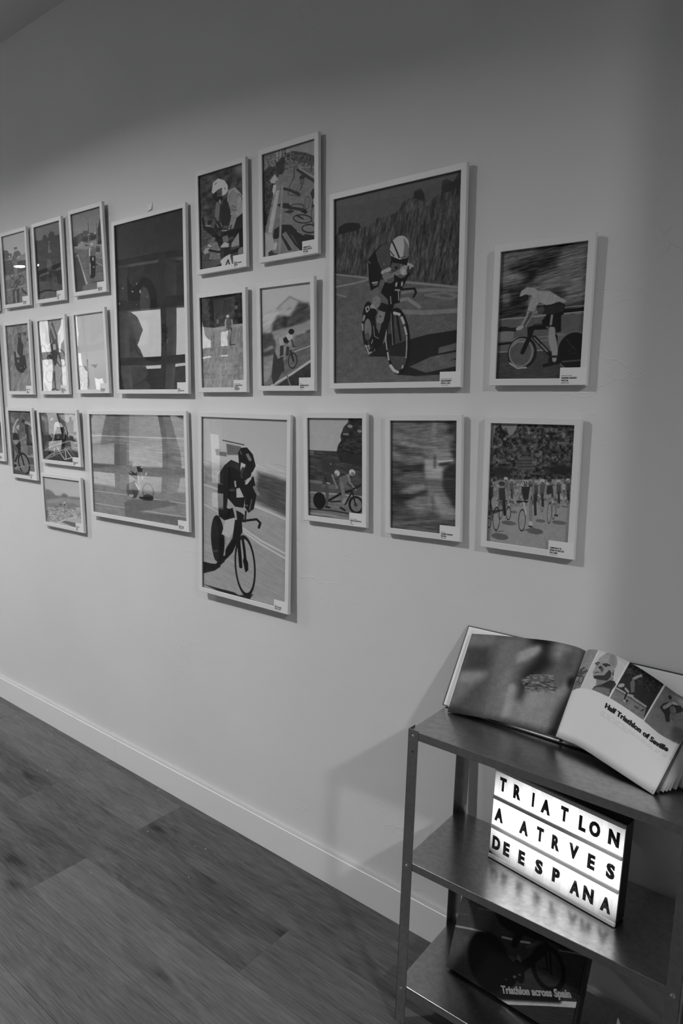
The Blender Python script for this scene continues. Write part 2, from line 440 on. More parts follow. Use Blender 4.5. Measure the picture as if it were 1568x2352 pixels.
# per picture: width and height in drawing units, paper white, then shapes (G tone ramp, P polygon, L stroke, E ellipse, R ring, N grain)
ART = {'D':(285,454,158,[('G',[(0,78),(.3,72),(1,72)]),('P',60,.9,[(.0,.191),(.028,.186),(.032,.149),(.087,.134),(.15,.137),(.212,.149),(.238,.176),(.299,.165),(.333,.159),(.358,.141),(.4,.142),(.458,.139),(.507,.135),(.554,.111),(.57,.088),(.624,.076),(.652,.07),(.655,.046),(.708,.041),(.732,.076),(.74,.101),(.771,.12),(.8,.095),(.852,.088),(.857,.027),(.886,.022),(.937,.044),(.964,.015),(.971,.002),(1.0,.0),(.999,.545),(.829,.512),(.643,.484),(.562,.47),(.293,.432),(.17,.416),(.0,.393)]),('N',34,3.7,25.7,8,1,[(.0,.191),(.028,.186),(.032,.149),(.087,.134),(.15,.137),(.212,.149),(.238,.176),(.299,.165),(.333,.159),(.358,.141),(.4,.142),(.458,.139),(.507,.135),(.554,.111),(.57,.088),(.624,.076),(.652,.07),(.655,.046),(.708,.041),(.732,.076),(.74,.101),(.771,.12),(.8,.095),(.852,.088),(.857,.027),(.886,.022),(.937,.044),(.964,.015),(.971,.002),(1.0,.0),(.999,.545),(.829,.512),(.643,.484),(.562,.47),(.293,.432),(.17,.416),(.0,.393)]),('N',20,1.9,7.0,5,2,[(.0,.191),(.028,.186),(.032,.149),(.087,.134),(.15,.137),(.212,.149),(.238,.176),(.299,.165),(.333,.159),(.358,.141),(.4,.142),(.458,.139),(.507,.135),(.554,.111),(.57,.088),(.624,.076),(.652,.07),(.655,.046),(.708,.041),(.732,.076),(.74,.101),(.771,.12),(.8,.095),(.852,.088),(.857,.027),(.886,.022),(.937,.044),(.964,.015),(.971,.002),(1.0,.0),(.999,.545),(.829,.512),(.643,.484),(.562,.47),(.293,.432),(.17,.416),(.0,.393)]),('P',30,2.3,[(.005,.189),(.028,.181),(.032,.149),(.087,.134),(.15,.137),(.212,.149),(.225,.172),(.195,.184),(.105,.184)]),('P',38,2.3,[(.648,.079),(.655,.046),(.708,.041),(.732,.076),(.729,.105)]),('P',42,2.8,[(.852,.088),(.857,.027),(.886,.022),(.937,.044),(.964,.015),(1.0,.0),(1.001,.063),(.924,.084)]),('P',80,.7,[(.0,.393),(.17,.416),(.293,.433),(.562,.471),(.643,.485),(.829,.513),(.999,.545),(1.001,1.001),(.0,1.001)]),('N',16,1.2,1.2,0,3,[(.0,.561),(1.002,.628),(1.001,1.001),(.0,1.001)]),('N',8,14.0,9.4,0,4,[(.0,.396),(.999,.545),(1.001,1.001),(.0,1.001)]),('L',112,1.4,1.9,[(.003,.396),(.293,.441)]),('L',112,1.4,2.1,[(.003,.465),(.17,.459),(.293,.449)]),('L',105,1.4,1.9,[(.003,.502),(.099,.526)]),('L',115,1.4,2.6,[(.595,.487),(.829,.519),(1.003,.545)]),('L',105,1.6,3.7,[(.564,.538),(.676,.535),(.83,.541),(1.003,.56)]),('L',100,1.4,2.6,[(.75,.564),(.875,.56),(.997,.582),(.936,.595),(.75,.564)]),('L',112,1.4,4.0,[(.56,.573),(.617,.572),(.709,.62)]),('L',108,1.9,5.1,[(.582,.635),(.757,.65),(1.0,.654)]),('P',28,2.1,[(.298,.857),(.436,.786),(.642,.779),(.76,.761),(1.0,.747),(.996,.809),(.862,.829),(.855,.859),(.996,.844),(.997,.854),(.802,.873),(.638,.92),(.766,.954),(.999,.924),(.999,.954),(.897,.964),(.687,.969),(.573,.961),(.522,.918),(.446,.862)]),('P',30,1.9,[(.947,.897),(.998,.881),(.998,.891)]),('E',22,.7,.303,.705,17.3,64.3,-3),('E',52,.9,.316,.711,11.2,48.0,-3),('E',24,.7,.323,.712,9.4,44.4,-3),('L',135,.5,1.6,[(.273,.596),(.295,.589),(.304,.608),(.282,.618),(.273,.596)]),('L',120,.7,2.8,[(.26,.638),(.254,.659)]),('L',135,.5,1.9,[(.246,.681),(.248,.713)]),('L',135,.5,1.9,[(.273,.796),(.289,.819),(.302,.841),(.324,.834)]),('L',135,.5,1.4,[(.284,.802),(.298,.797),(.307,.819)]),('L',120,.5,1.2,[(.324,.787),(.334,.769)]),('E',60,.7,.543,.785,26.2,74.9,-4),('N',14,1.4,1.4,0,5,[(.45,.617),(.638,.629),(.647,.963),(.456,.959)]),('L',24,.9,6.1,[(.477,.756),(.47,.809)]),('P',30,1.4,[(.47,.809),(.634,.779),(.632,.868),(.479,.858)]),('R',14,.7,.541,.786,28.5,79.5,-4,11.2),('L',158,.5,3.5,[(.51,.637),(.55,.647)]),('L',150,.5,3.0,[(.571,.664),(.588,.693)]),('L',150,.5,2.1,[(.596,.715),(.611,.752)]),('L',140,.5,1.2,[(.613,.762),(.614,.825),(.61,.872)]),('L',140,.5,1.4,[(.447,.718),(.444,.776),(.455,.825)]),('L',150,.5,1.9,[(.46,.841),(.471,.879)]),('L',158,.5,3.5,[(.487,.911),(.514,.936),(.544,.946)]),('L',140,.5,2.1,[(.582,.924),(.585,.914)]),('L',120,.5,.9,[(.483,.63),(.502,.8)]),('L',18,.5,2.3,[(.49,.609),(.512,.795)]),('L',18,.5,2.3,[(.534,.654),(.565,.781)]),('L',20,.7,7.5,[(.466,.608),(.426,.711),(.389,.795)]),('E',16,.7,.363,.767,7.5,26.9,-3),('L',120,.5,.9,[(.34,.696),(.349,.751),(.384,.763)]),('P',18,.7,[(.43,.475),(.497,.472),(.563,.49),(.553,.588),(.508,.59),(.5,.615),(.467,.624),(.457,.565),(.398,.524)]),('L',110,.7,8.4,[(.412,.62),(.396,.667)]),('L',22,.7,9.4,[(.433,.606),(.407,.599)]),('L',20,.7,1.2,[(.393,.646),(.4,.651)]),('L',86,.9,[9.4,8.9],[(.346,.51),(.366,.57)]),('E',105,.9,.362,.572,10.3,14.5,0),('L',128,.7,5.1,[(.328,.591),(.348,.616)]),('L',20,.7,10.8,[(.33,.626),(.296,.667)]),('E',98,1.2,.293,.71,8.9,25.3,-3),('E',70,1.9,.288,.748,5.8,9.4,0),('P',16,.7,[(.292,.358),(.369,.349),(.43,.422),(.451,.461),(.396,.456),(.38,.489),(.316,.509),(.293,.437)]),('L',120,.5,.7,[(.286,.362),(.293,.447)]),('L',135,.5,2.1,[(.33,.469),(.367,.469)]),('L',120,.5,1.2,[(.337,.48),(.367,.48)]),('L',120,.5,.9,[(.298,.358),(.344,.391)]),('P',20,.7,[(.292,.342),(.352,.301),(.394,.279),(.46,.273),(.477,.308),(.495,.372),(.463,.41),(.396,.425),(.327,.392)]),('P',62,1.2,[(.352,.311),(.402,.28),(.464,.275),(.48,.365),(.467,.405),(.413,.421),(.37,.36)]),('P',85,.5,[(.408,.384),(.42,.367),(.437,.387)]),('L',140,.5,4.9,[(.415,.421),(.463,.411)]),('L',100,.9,[8.4,9.8,8.9],[(.438,.441),(.472,.46),(.561,.434)]),('L',70,.9,4.7,[(.464,.469),(.554,.454)]),('E',125,.9,.589,.426,11.2,11.2,0),('E',150,.9,.578,.433,4.7,7.0,0),('E',45,.7,.633,.43,8.0,12.9,0),('L',140,.5,2.8,[(.605,.395),(.649,.411)]),('L',135,.5,2.1,[(.633,.4),(.631,.42)]),('P',18,.7,[(.505,.439),(.554,.464),(.586,.462),(.618,.439),(.634,.445),(.607,.474),(.563,.526),(.506,.496)]),('E',70,.7,.516,.395,8.0,8.9,0),('E',25,.7,.52,.407,3.3,3.3,0),('E',152,.7,.544,.31,21.5,27.1,8),('P',95,1.9,[(.578,.264),(.613,.302),(.62,.356),(.592,.371),(.572,.364),(.583,.312)]),('L',15,.5,1.6,[(.489,.274),(.51,.304),(.544,.358)]),('L',50,.5,1.2,[(.469,.318),(.503,.347)]),('P',22,.7,[(.482,.345),(.552,.371),(.62,.366),(.605,.403),(.544,.387),(.512,.383),(.487,.376)]),('L',60,.2,1.2,[(.556,.36),(.596,.359)]),('L',18,.5,2.3,[(.547,.52),(.667,.524),(.68,.545),(.662,.565)]),('E',145,.5,.524,.492,2.3,5.6,10),('E',145,.5,.569,.493,2.1,6.1,5),('L',125,.5,1.2,[(.541,.519),(.545,.574)]),('L',125,.5,1.9,[(.518,.52),(.551,.524)]),('L',120,.5,1.2,[(.478,.551),(.484,.588)])]),
'E':(197,305,152,[('G',[(0,80),(.4,88),(.7,80),(1,60)]),('P',32,19.1,[(.073,.116),(.313,.084),(.563,.061),(.684,.041),(.649,.171),(.457,.17),(.387,.265),(.248,.281),(.321,.185),(.137,.159)]),('E',36,23.0,.615,.004,38.3,9.6,-8),('E',100,19.1,.1,.207,28.7,9.6,-6),('E',96,19.1,.857,.121,34.4,10.5,-8),('E',100,19.1,.795,.255,45.9,10.5,-8),('E',85,15.3,.128,.037,23.0,7.7,0),('E',45,11.5,.665,.369,23.0,13.4,0),('P',34,9.6,[(.001,.275),(.247,.268),(.331,.312),(.347,.516),(.01,.517)]),('E',85,11.5,.07,.36,14.3,13.4,0),('L',30,2.7,4.2,[(.767,.461),(.999,.445)]),('B',3.8),('N',36,23.0,2.3,-8,1,[(-.068,-.107),(1.014,-.008),(1.022,.649),(-.015,.645)]),('L',20,.8,5.0,[(.77,.495),(1.003,.488)]),('L',115,.6,1.0,[(.777,.464),(.996,.459)]),('L',120,.6,1.3,[(.008,.523),(.307,.52),(.582,.515),(1.0,.504)]),('P',74,1.1,[(.004,.536),(.348,.529),(.679,.524),(.992,.518),(.99,.672),(.003,.675)]),('L',28,1.0,3.4,[(.004,.608),(.222,.604)]),('P',98,1.9,[(-.001,.622),(.193,.619),(.186,.674),(.001,.693)]),('L',105,.6,1.1,[(.001,.693),(.4,.681),(.785,.665)]),('L',20,.8,2.7,[(.001,.721),(.158,.713)]),('L',100,.6,1.5,[(.501,.706),(.656,.7)]),('L',40,1.1,2.3,[(.432,.583),(.626,.581)]),('P',52,1.1,[(.003,.791),(.663,.781),(.993,.77),(1.0,1.002),(-.0,1.001)]),('L',112,.6,1.3,[(.003,.782),(.408,.781),(.662,.779)]),('N',10,11.5,1.9,-3,2,[(-.005,.778),(.997,.77),(1.0,1.002),(-.0,1.001)]),('E',70,.8,.298,.788,28.7,32.5,0),('L',110,1.5,2.3,[(.166,.742),(.24,.705),(.362,.709)]),('R',22,1.0,.303,.795,34.8,38.6,0,5.7),('R',105,1.1,.288,.792,29.1,34.4,0,3.4),('L',125,1.1,2.3,[(.16,.874),(.256,.915),(.358,.91)]),('E',17,.8,.903,.793,38.3,44.4,0),('R',85,1.5,.903,.793,38.6,44.8,0,2.7),('L',45,.6,.8,[(.807,.697),(.907,.78)]),('R',40,.8,.889,.792,7.7,7.7,0,1.1),('L',60,.8,1.9,[(.784,.871),(.992,.863)]),('L',16,.8,5.0,[(.398,.652),(.308,.791)]),('P',18,.8,[(.354,.599),(.413,.589),(.55,.587),(.591,.621),(.435,.621),(.409,.665),(.359,.664)]),('L',22,.8,5.0,[(.44,.679),(.595,.785),(.707,.857)]),('L',100,.4,1.5,[(.44,.682),(.503,.726)]),('L',100,.4,1.9,[(.523,.736),(.601,.789)]),('L',18,.8,5.7,[(.683,.681),(.686,.832)]),('E',20,1.0,.698,.857,16.3,11.5,0),('L',20,.8,4.2,[(.576,.898),(.652,.888),(.737,.87)]),('L',118,1.0,[6.5,8.0,8.8,6.9,4.6],[(.64,.623),(.644,.679),(.663,.73),(.688,.794),(.688,.857)]),('E',122,.8,.69,.851,4.2,6.5,0),('L',30,.6,2.7,[(.657,.831),(.724,.832)]),('P',20,1.0,[(.624,.435),(.708,.421),(.775,.443),(.765,.516),(.737,.524),(.746,.652),(.69,.651),(.676,.608),(.599,.599),(.536,.597),(.518,.555),(.581,.501)]),('L',110,.6,2.7,[(.633,.519),(.625,.585)]),('L',80,.8,1.9,[(.709,.656),(.746,.652)]),('P',34,1.0,[(.45,.438),(.556,.434),(.67,.422),(.766,.448),(.761,.491),(.63,.51),(.474,.499)]),('E',60,1.9,.501,.472,7.7,7.7,0),('P',125,1.1,[(.393,.34),(.47,.326),(.596,.335),(.714,.387),(.78,.412),(.774,.427),(.698,.417),(.624,.435),(.557,.437),(.477,.408),(.444,.444),(.425,.5),(.335,.493),(.359,.421)]),('N',14,7.7,5.7,-10,5,[(.372,.327),(.759,.362),(.729,.446),(.345,.49)]),('L',80,.6,1.0,[(.343,.471),(.419,.484)]),('L',60,.8,[5.7,4.2],[(.381,.501),(.312,.585)]),('L',112,.8,2.7,[(.346,.503),(.277,.59)]),('L',100,.8,1.9,[(.433,.475),(.333,.589)]),('E',130,.8,.261,.599,9.9,4.6,-22),('E',30,.8,.3,.37,9.9,8.0,0),('P',128,1.0,[(.239,.357),(.261,.314),(.329,.289),(.409,.299),(.462,.327),(.438,.359),(.374,.353),(.313,.343),(.274,.353)]),('P',28,1.1,[(.018,.58),(.097,.583),(.223,.614),(.214,.626),(.015,.613)])]),
'C1':(101,221,140,[('G',[(0,46),(1,40)]),('N',30,12.6,12.6,20,1,[]),('N',14,4.2,4.2,0,2,[]),('E',95,25.3,.928,.047,10.5,8.4,0),('P',58,1.7,[(.006,.441),(.381,.483),(.33,.709),(.147,.927),(.006,.884)]),('P',88,1.1,[(.243,.73),(.457,.722),(.449,.925),(.192,.902)]),('N',26,2.9,2.9,0,3,[(.006,.441),(.465,.492),(.445,1.032),(.0,.994)]),('P',60,1.3,[(.004,.914),(.428,.913),(.446,.993),(.252,1.016),(.0,.999)]),('L',80,.6,[5.9,5.1],[(.429,.336),(.381,.493)]),('L',25,.2,1.7,[(.35,.479),(.38,.521)]),('P',24,.8,[(.472,.331),(.659,.289),(.716,.427),(.69,.594),(.483,.571),(.446,.452)]),('P',118,.8,[(.661,.224),(.804,.214),(.922,.284),(.999,.358),(1.0,.488),(.835,.534),(.696,.424),(.627,.322)]),('L',60,.4,.6,[(.84,.339),(.882,.289),(.941,.324),(.978,.402)]),('L',60,.4,.6,[(.655,.419),(.68,.273),(.763,.236)]),('N',10,6.3,6.3,0,4,[(.642,.193),(1.001,.276),(.995,.552),(.672,.516)]),('P',102,.8,[(.69,.274),(.783,.239),(.858,.295),(.836,.478),(.704,.477),(.677,.375)]),('L',80,.4,1.7,[(.738,.392),(.818,.42)]),('L',80,.4,1.7,[(.736,.429),(.821,.448)]),('L',138,.4,1.3,[(.708,.477),(.832,.48)]),('L',100,.8,[6.7,7.2,5.1],[(.775,.504),(.698,.661),(.58,.783)]),('L',22,.2,1.3,[(.711,.591),(.689,.617)]),('L',22,.2,1.9,[(.693,.632),(.682,.654)]),('L',22,.2,1.3,[(.678,.668),(.646,.693)]),('P',17,.8,[(.835,.525),(1.002,.483),(1.003,.843),(.883,.841),(.871,.679),(.726,.749),(.697,.708)]),('P',18,.8,[(.056,.529),(.164,.551),(.314,.581),(.437,.691),(.627,.634),(.873,.623),(.829,.731),(.684,.774),(.642,.817),(.433,.797),(.372,.713),(.109,.579)]),('L',18,.6,2.9,[(.06,.447),(.099,.558)]),('L',110,.6,1.3,[(.122,.531),(.24,.549)]),('E',22,.6,.22,.508,5.3,5.9,0),('E',14,.6,.431,.57,10.9,10.9,0),('L',110,.4,.8,[(.379,.54),(.42,.583)]),('L',110,.4,.8,[(.464,.535),(.504,.583)]),('L',130,.4,1.1,[(.502,.626),(.606,.632)]),('P',112,.8,[(.715,.772),(.871,.679),(.877,.812),(.704,.819)]),('P',75,1.3,[(.5,.688),(.625,.682),(.644,.751),(.539,.778)]),('L',78,.8,4.6,[(.298,.691),(.187,.763)]),('L',135,.4,1.7,[(.177,.747),(.231,.763)]),('P',118,.8,[(.043,.808),(.111,.77),(.208,.775),(.195,.823),(.085,.837)]),('P',128,.8,[(.454,.789),(.54,.75),(.654,.771),(.641,.827),(.557,.838)]),('L',16,.6,2.5,[(.196,.803),(.431,.843)]),('P',15,.6,[(.451,.862),(.998,.829),(.997,.866),(.46,.907)]),('P',14,.6,[(.43,.855),(.464,.8),(.683,.812),(.682,.85)]),('E',85,.8,.93,.884,8.4,10.9,0),('P',150,.6,[(.448,.935),(.576,.898),(.681,.884),(.719,.998),(.478,1.006)]),('L',20,.4,1.3,[(.573,.995),(.627,.941),(.656,1.002)]),('P',50,.6,[(.67,.897),(.824,.893),(.822,.988),(.719,.998)]),('P',20,1.3,[(.253,.996),(.469,.966),(.478,1.006),(.295,1.019)]),('L',58,.8,4.6,[(.482,.333),(.495,.268)]),('E',62,.8,.444,.238,10.1,13.0,0),('E',20,.8,.452,.291,8.8,6.3,0),('E',110,.4,.462,.316,2.1,4.6,0),('P',18,.8,[(.297,.22),(.403,.205),(.405,.309),(.316,.284)]),('L',30,.4,1.1,[(.402,.233),(.486,.237)]),('P',152,.8,[(.281,.196),(.317,.104),(.436,.075),(.573,.114),(.647,.175),(.649,.231),(.599,.258),(.52,.267),(.515,.181),(.414,.192),(.312,.222)]),('L',30,.4,.8,[(.364,.129),(.392,.116)]),('L',60,.4,.6,[(.57,.184),(.59,.214)])]),
'C2':(119,244,132,[('G',[(0,108),(.25,100),(1,84)]),('P',112,2.1,[(.013,.002),(.434,.004),(1.0,-.0),(1.0,.155),(.433,.047)]),('P',88,1.3,[(.013,.002),(.434,.004),(.433,.089),(.01,.151)]),('L',120,.6,1.7,[(.272,.006),(.27,.117)]),('L',120,.6,1.7,[(.344,.004),(.343,.111)]),('L',60,.6,1.1,[(.434,.004),(.433,.089)]),('P',55,1.3,[(.451,.049),(.574,.042),(.813,.094),(1.0,.155),(1.0,.237),(.693,.177),(.45,.117)]),('P',78,1.7,[(.01,.142),(.521,.11),(1.0,.245),(1.0,.385),(.693,.228),(.269,.187)]),('N',50,1.9,2.9,0,1,[(.004,.001),(.521,.034),(1.0,.163),(1.0,.245),(.554,.225),(.009,.187)]),('P',86,1.1,[(.269,.187),(.676,.217),(1.0,.385),(1.0,1.001),(-.009,1.0),(.005,.795),(.208,.547),(.321,.332)]),('N',10,1.7,1.7,0,7,[(.269,.187),(1.0,.385),(1.0,1.001),(-.009,1.0)]),('P',44,1.7,[(.006,.16),(.123,.123),(.27,.152),(.342,.196),(.212,.319),(.173,.437),(.095,.588),(.006,.75)]),('N',30,3.4,5.1,0,2,[(.006,.16),(.27,.161),(.21,.441),(.006,.75)]),('E',35,1.1,.288,.129,5.5,7.2,0),('E',38,1.1,.37,.114,7.6,10.5,0),('E',40,1.3,.342,.179,8.4,12.6,0),('L',98,.8,1.1,[(.413,.241),(.589,.273),(.553,.362),(.411,.352)]),('L',55,.8,1.5,[(.607,.207),(.589,.298),(.5,.372)]),('L',38,.6,2.9,[(.659,.227),(.845,.319),(1.0,.389)]),('L',112,.6,1.3,[(.693,.223),(1.0,.352)]),('L',105,.4,1.1,[(.676,.208),(1.0,.253)]),('L',60,1.1,2.1,[(.929,.153),(.912,.274)]),('E',38,.6,.747,.311,6.3,5.9,0),('P',68,.8,[(.701,.321),(.778,.331),(.786,.379),(.718,.383)]),('R',48,.4,.697,.422,5.9,16.0,8,1.7),('L',50,.6,1.3,[(.743,.386),(.7,.423)]),('L',34,.8,2.9,[(.357,.363),(.517,.4),(.691,.464)]),('R',44,.4,.587,.439,14.7,5.5,18,1.7),('P',31,.8,[(.255,.508),(.337,.502),(.481,.518),(.533,.555),(.673,.582),(.81,.61),(.844,.643),(.81,.661),(.69,.613),(.533,.583),(.336,.544)]),('R',34,.6,.656,.573,16.4,7.2,18,2.1),('P',36,.8,[(.39,.593),(.515,.581),(.603,.608),(.515,.624)]),('R',31,.6,.75,.697,22.7,10.1,20,2.5),('L',34,.6,1.7,[(.638,.651),(.759,.698)]),('R',31,.6,.878,.801,18.5,10.5,18,3.2),('P',30,1.1,[(.175,.807),(.2,.742),(.352,.709),(.532,.729),(.602,.772),(.663,.804),(.792,.842),(1.0,.883),(1.0,.917),(.775,.91),(.743,.976),(.688,.954),(.566,.847),(.46,.776),(.351,.802),(.494,.92),(.55,.973),(.475,.971),(.332,.817),(.258,.838),(.184,.832)]),('L',31,.6,2.5,[(.442,.774),(.618,.922),(.723,.983)]),('L',88,.8,1.7,[(.654,.803),(.775,.849)]),('P',34,.8,[(.895,.476),(.937,.444),(1.0,.435),(1.0,.61),(.912,.612),(.937,.544)]),('P',120,.6,[(.945,.537),(1.0,.501),(1.0,.593),(.948,.587)]),('R',40,.4,.841,.556,5.9,14.3,0,1.7),('R',36,.4,.965,.681,7.2,21.0,0,2.1),('P',128,.6,[(.12,.263),(.223,.211),(.313,.288),(.276,.309),(.157,.29)]),('P',140,.6,[(.17,.366),(.193,.312),(.249,.31),(.239,.366),(.201,.409)]),('L',92,.8,4.6,[(.267,.291),(.294,.346)]),('P',128,.8,[(.244,.375),(.312,.373),(.254,.535),(.157,.773),(.072,.756),(.151,.576)]),('P',118,.8,[(.004,.75),(.157,.778),(.202,.876),(.247,.934),(.107,.94),(.067,1.005),(-.002,1.001)]),('E',126,.8,.22,.905,3.8,9.5,10),('P',38,1.1,[(.078,.956),(.144,.939),(.2,.975),(.256,.98),(.255,1.007),(.083,1.002)]),('P',26,1.3,[(.005,.542),(.076,.586),(.055,.674),(.005,.687)]),('L',102,.8,2.5,[(.368,.338),(.345,.562),(.298,1.005)])]),
'C3':(97,213,150,[('G',[(0,36),(.3,42),(.32,110),(1,118)]),('P',34,1.2,[(.0,.001),(1.0,.0),(1.003,.318),(.721,.317),(.3,.337),(-.006,.315)]),('N',34,6.1,8.2,0,1,[(.0,.001),(1.0,.0),(1.003,.318),(-.006,.315)]),('E',82,1.6,.821,.143,3.7,4.5,0),('E',80,1.2,.39,.273,2.9,6.1,0),('P',22,1.6,[(.224,.017),(.715,.027),(.707,.193),(.48,.182),(.25,.114)]),('P',125,1.0,[(.278,.34),(.596,.334),(1.003,.318),(1.001,.354),(.719,.353),(.276,.374)]),('N',22,2.9,12.2,4,2,[(.037,.336),(1.002,.336),(1.0,1.0),(-.0,1.0)]),('N',10,24.5,4.1,0,4,[(.037,.336),(1.002,.336),(1.0,1.0),(-.0,1.0)]),('L',40,.6,2.9,[(.653,.369),(.657,.521)]),('L',32,.4,1.6,[(.655,.397),(.661,.535)]),('L',105,.4,1.6,[(.603,.362),(.588,.414),(.61,.467)]),('L',40,.4,1.6,[(.602,.434),(.614,.472)]),('L',90,.4,1.6,[(.682,.361),(.687,.417)]),('L',36,.4,1.2,[(.699,.343),(.705,.385)]),('P',66,.6,[(.569,.262),(.611,.25),(.694,.256),(.732,.297),(.715,.353),(.636,.366),(.579,.347)]),('L',132,.4,1.6,[(.584,.262),(.567,.299),(.58,.338)]),('L',120,.4,1.4,[(.72,.268),(.729,.316),(.71,.343)]),('E',150,.6,.627,.229,3.5,3.9,0),('E',70,.4,.634,.251,2.4,2.4,0),('L',30,.4,1.0,[(.638,.535),(.782,.534)])]),
'C4':(115,231,150,[('G',[(0,154),(.35,150),(.5,120),(1,88)]),('P',142,1.0,[(.314,.221),(.575,.115),(.814,.177),(1.005,.238),(1.004,.356),(.338,.293)]),('L',86,1.0,1.0,[(.314,.219),(.575,.113)]),('L',86,1.0,1.0,[(.575,.113),(.805,.178)]),('P',58,9.8,[(.236,.35),(.339,.288),(.587,.303),(.658,.246),(.746,.178),(.931,.193),(.997,.254),(.999,.355),(.775,.398),(.333,.443),(.195,.447)]),('N',34,12.2,1.8,-24,1,[(.01,.242),(1.006,.187),(1.002,.475),(-.003,.495)]),('P',40,1.6,[(.446,.297),(.516,.305),(.513,.405),(.451,.403)]),('P',118,2.4,[(.186,.447),(.584,.408),(1.003,.368),(1.002,.432),(.651,.498),(.33,.523)]),('P',52,2.9,[(.876,.462),(1.002,.441),(1.002,.492),(.909,.497)]),('P',60,2.4,[(.01,.459),(.204,.452),(.291,.567),(.25,.674),(.006,.697)]),('P',110,1.6,[(.019,.623),(.199,.582),(.253,.611),(.018,.651)]),('P',120,1.6,[(.012,.762),(.211,.733),(.228,.774),(.127,.93),(.007,.986)]),('P',84,1.6,[(.686,.499),(1.002,.466),(.998,.734),(.497,.896),(.237,.987),(.467,.724)]),('N',22,14.3,1.6,-22,2,[(-.0,.44),(1.008,.424),(1.0,1.0),(.0,1.0)]),('B',1.6),('L',135,.6,1.2,[(.656,.658),(1.0,.602)]),('P',44,1.2,[(.283,1.001),(.587,.892),(1.003,.755),(1.0,1.0)]),('N',10,4.1,4.1,0,6,[(.283,1.001),(1.003,.755),(1.0,1.0)]),('L',146,.6,2.7,[(.171,1.001),(.588,.881),(1.0,.744)]),('L',90,1.0,1.6,[(.498,.887),(.566,.997)]),('P',46,2.0,[(.243,.629),(.322,.721),(.414,.705),(.399,.859),(.313,.941),(.219,.987),(.185,.903)]),('L',44,.8,4.1,[(.408,.597),(.395,.722),(.418,.841)]),('P',135,.8,[(.348,.506),(.438,.513),(.439,.589),(.363,.591)]),('L',105,.8,3.7,[(.498,.586),(.559,.627)]),('L',100,.8,2.4,[(.524,.635),(.486,.688)]),('L',46,.8,3.7,[(.524,.618),(.513,.68)]),('P',28,.8,[(.429,.522),(.51,.498),(.58,.539),(.517,.573),(.454,.562)]),('P',146,.8,[(.484,.492),(.556,.462),(.63,.493),(.615,.54),(.544,.547)]),('E',26,.8,.6,.457,6.5,6.5,0),('L',55,.6,2.0,[(.606,.54),(.631,.594),(.683,.63)]),('L',120,.4,1.2,[(.595,.619),(.691,.626)]),('L',30,.6,2.0,[(.577,.646),(.636,.749)]),('R',30,.6,.618,.746,10.6,18.8,4,2.7),('L',120,.6,1.0,[(.322,.712),(.432,.692)])]),
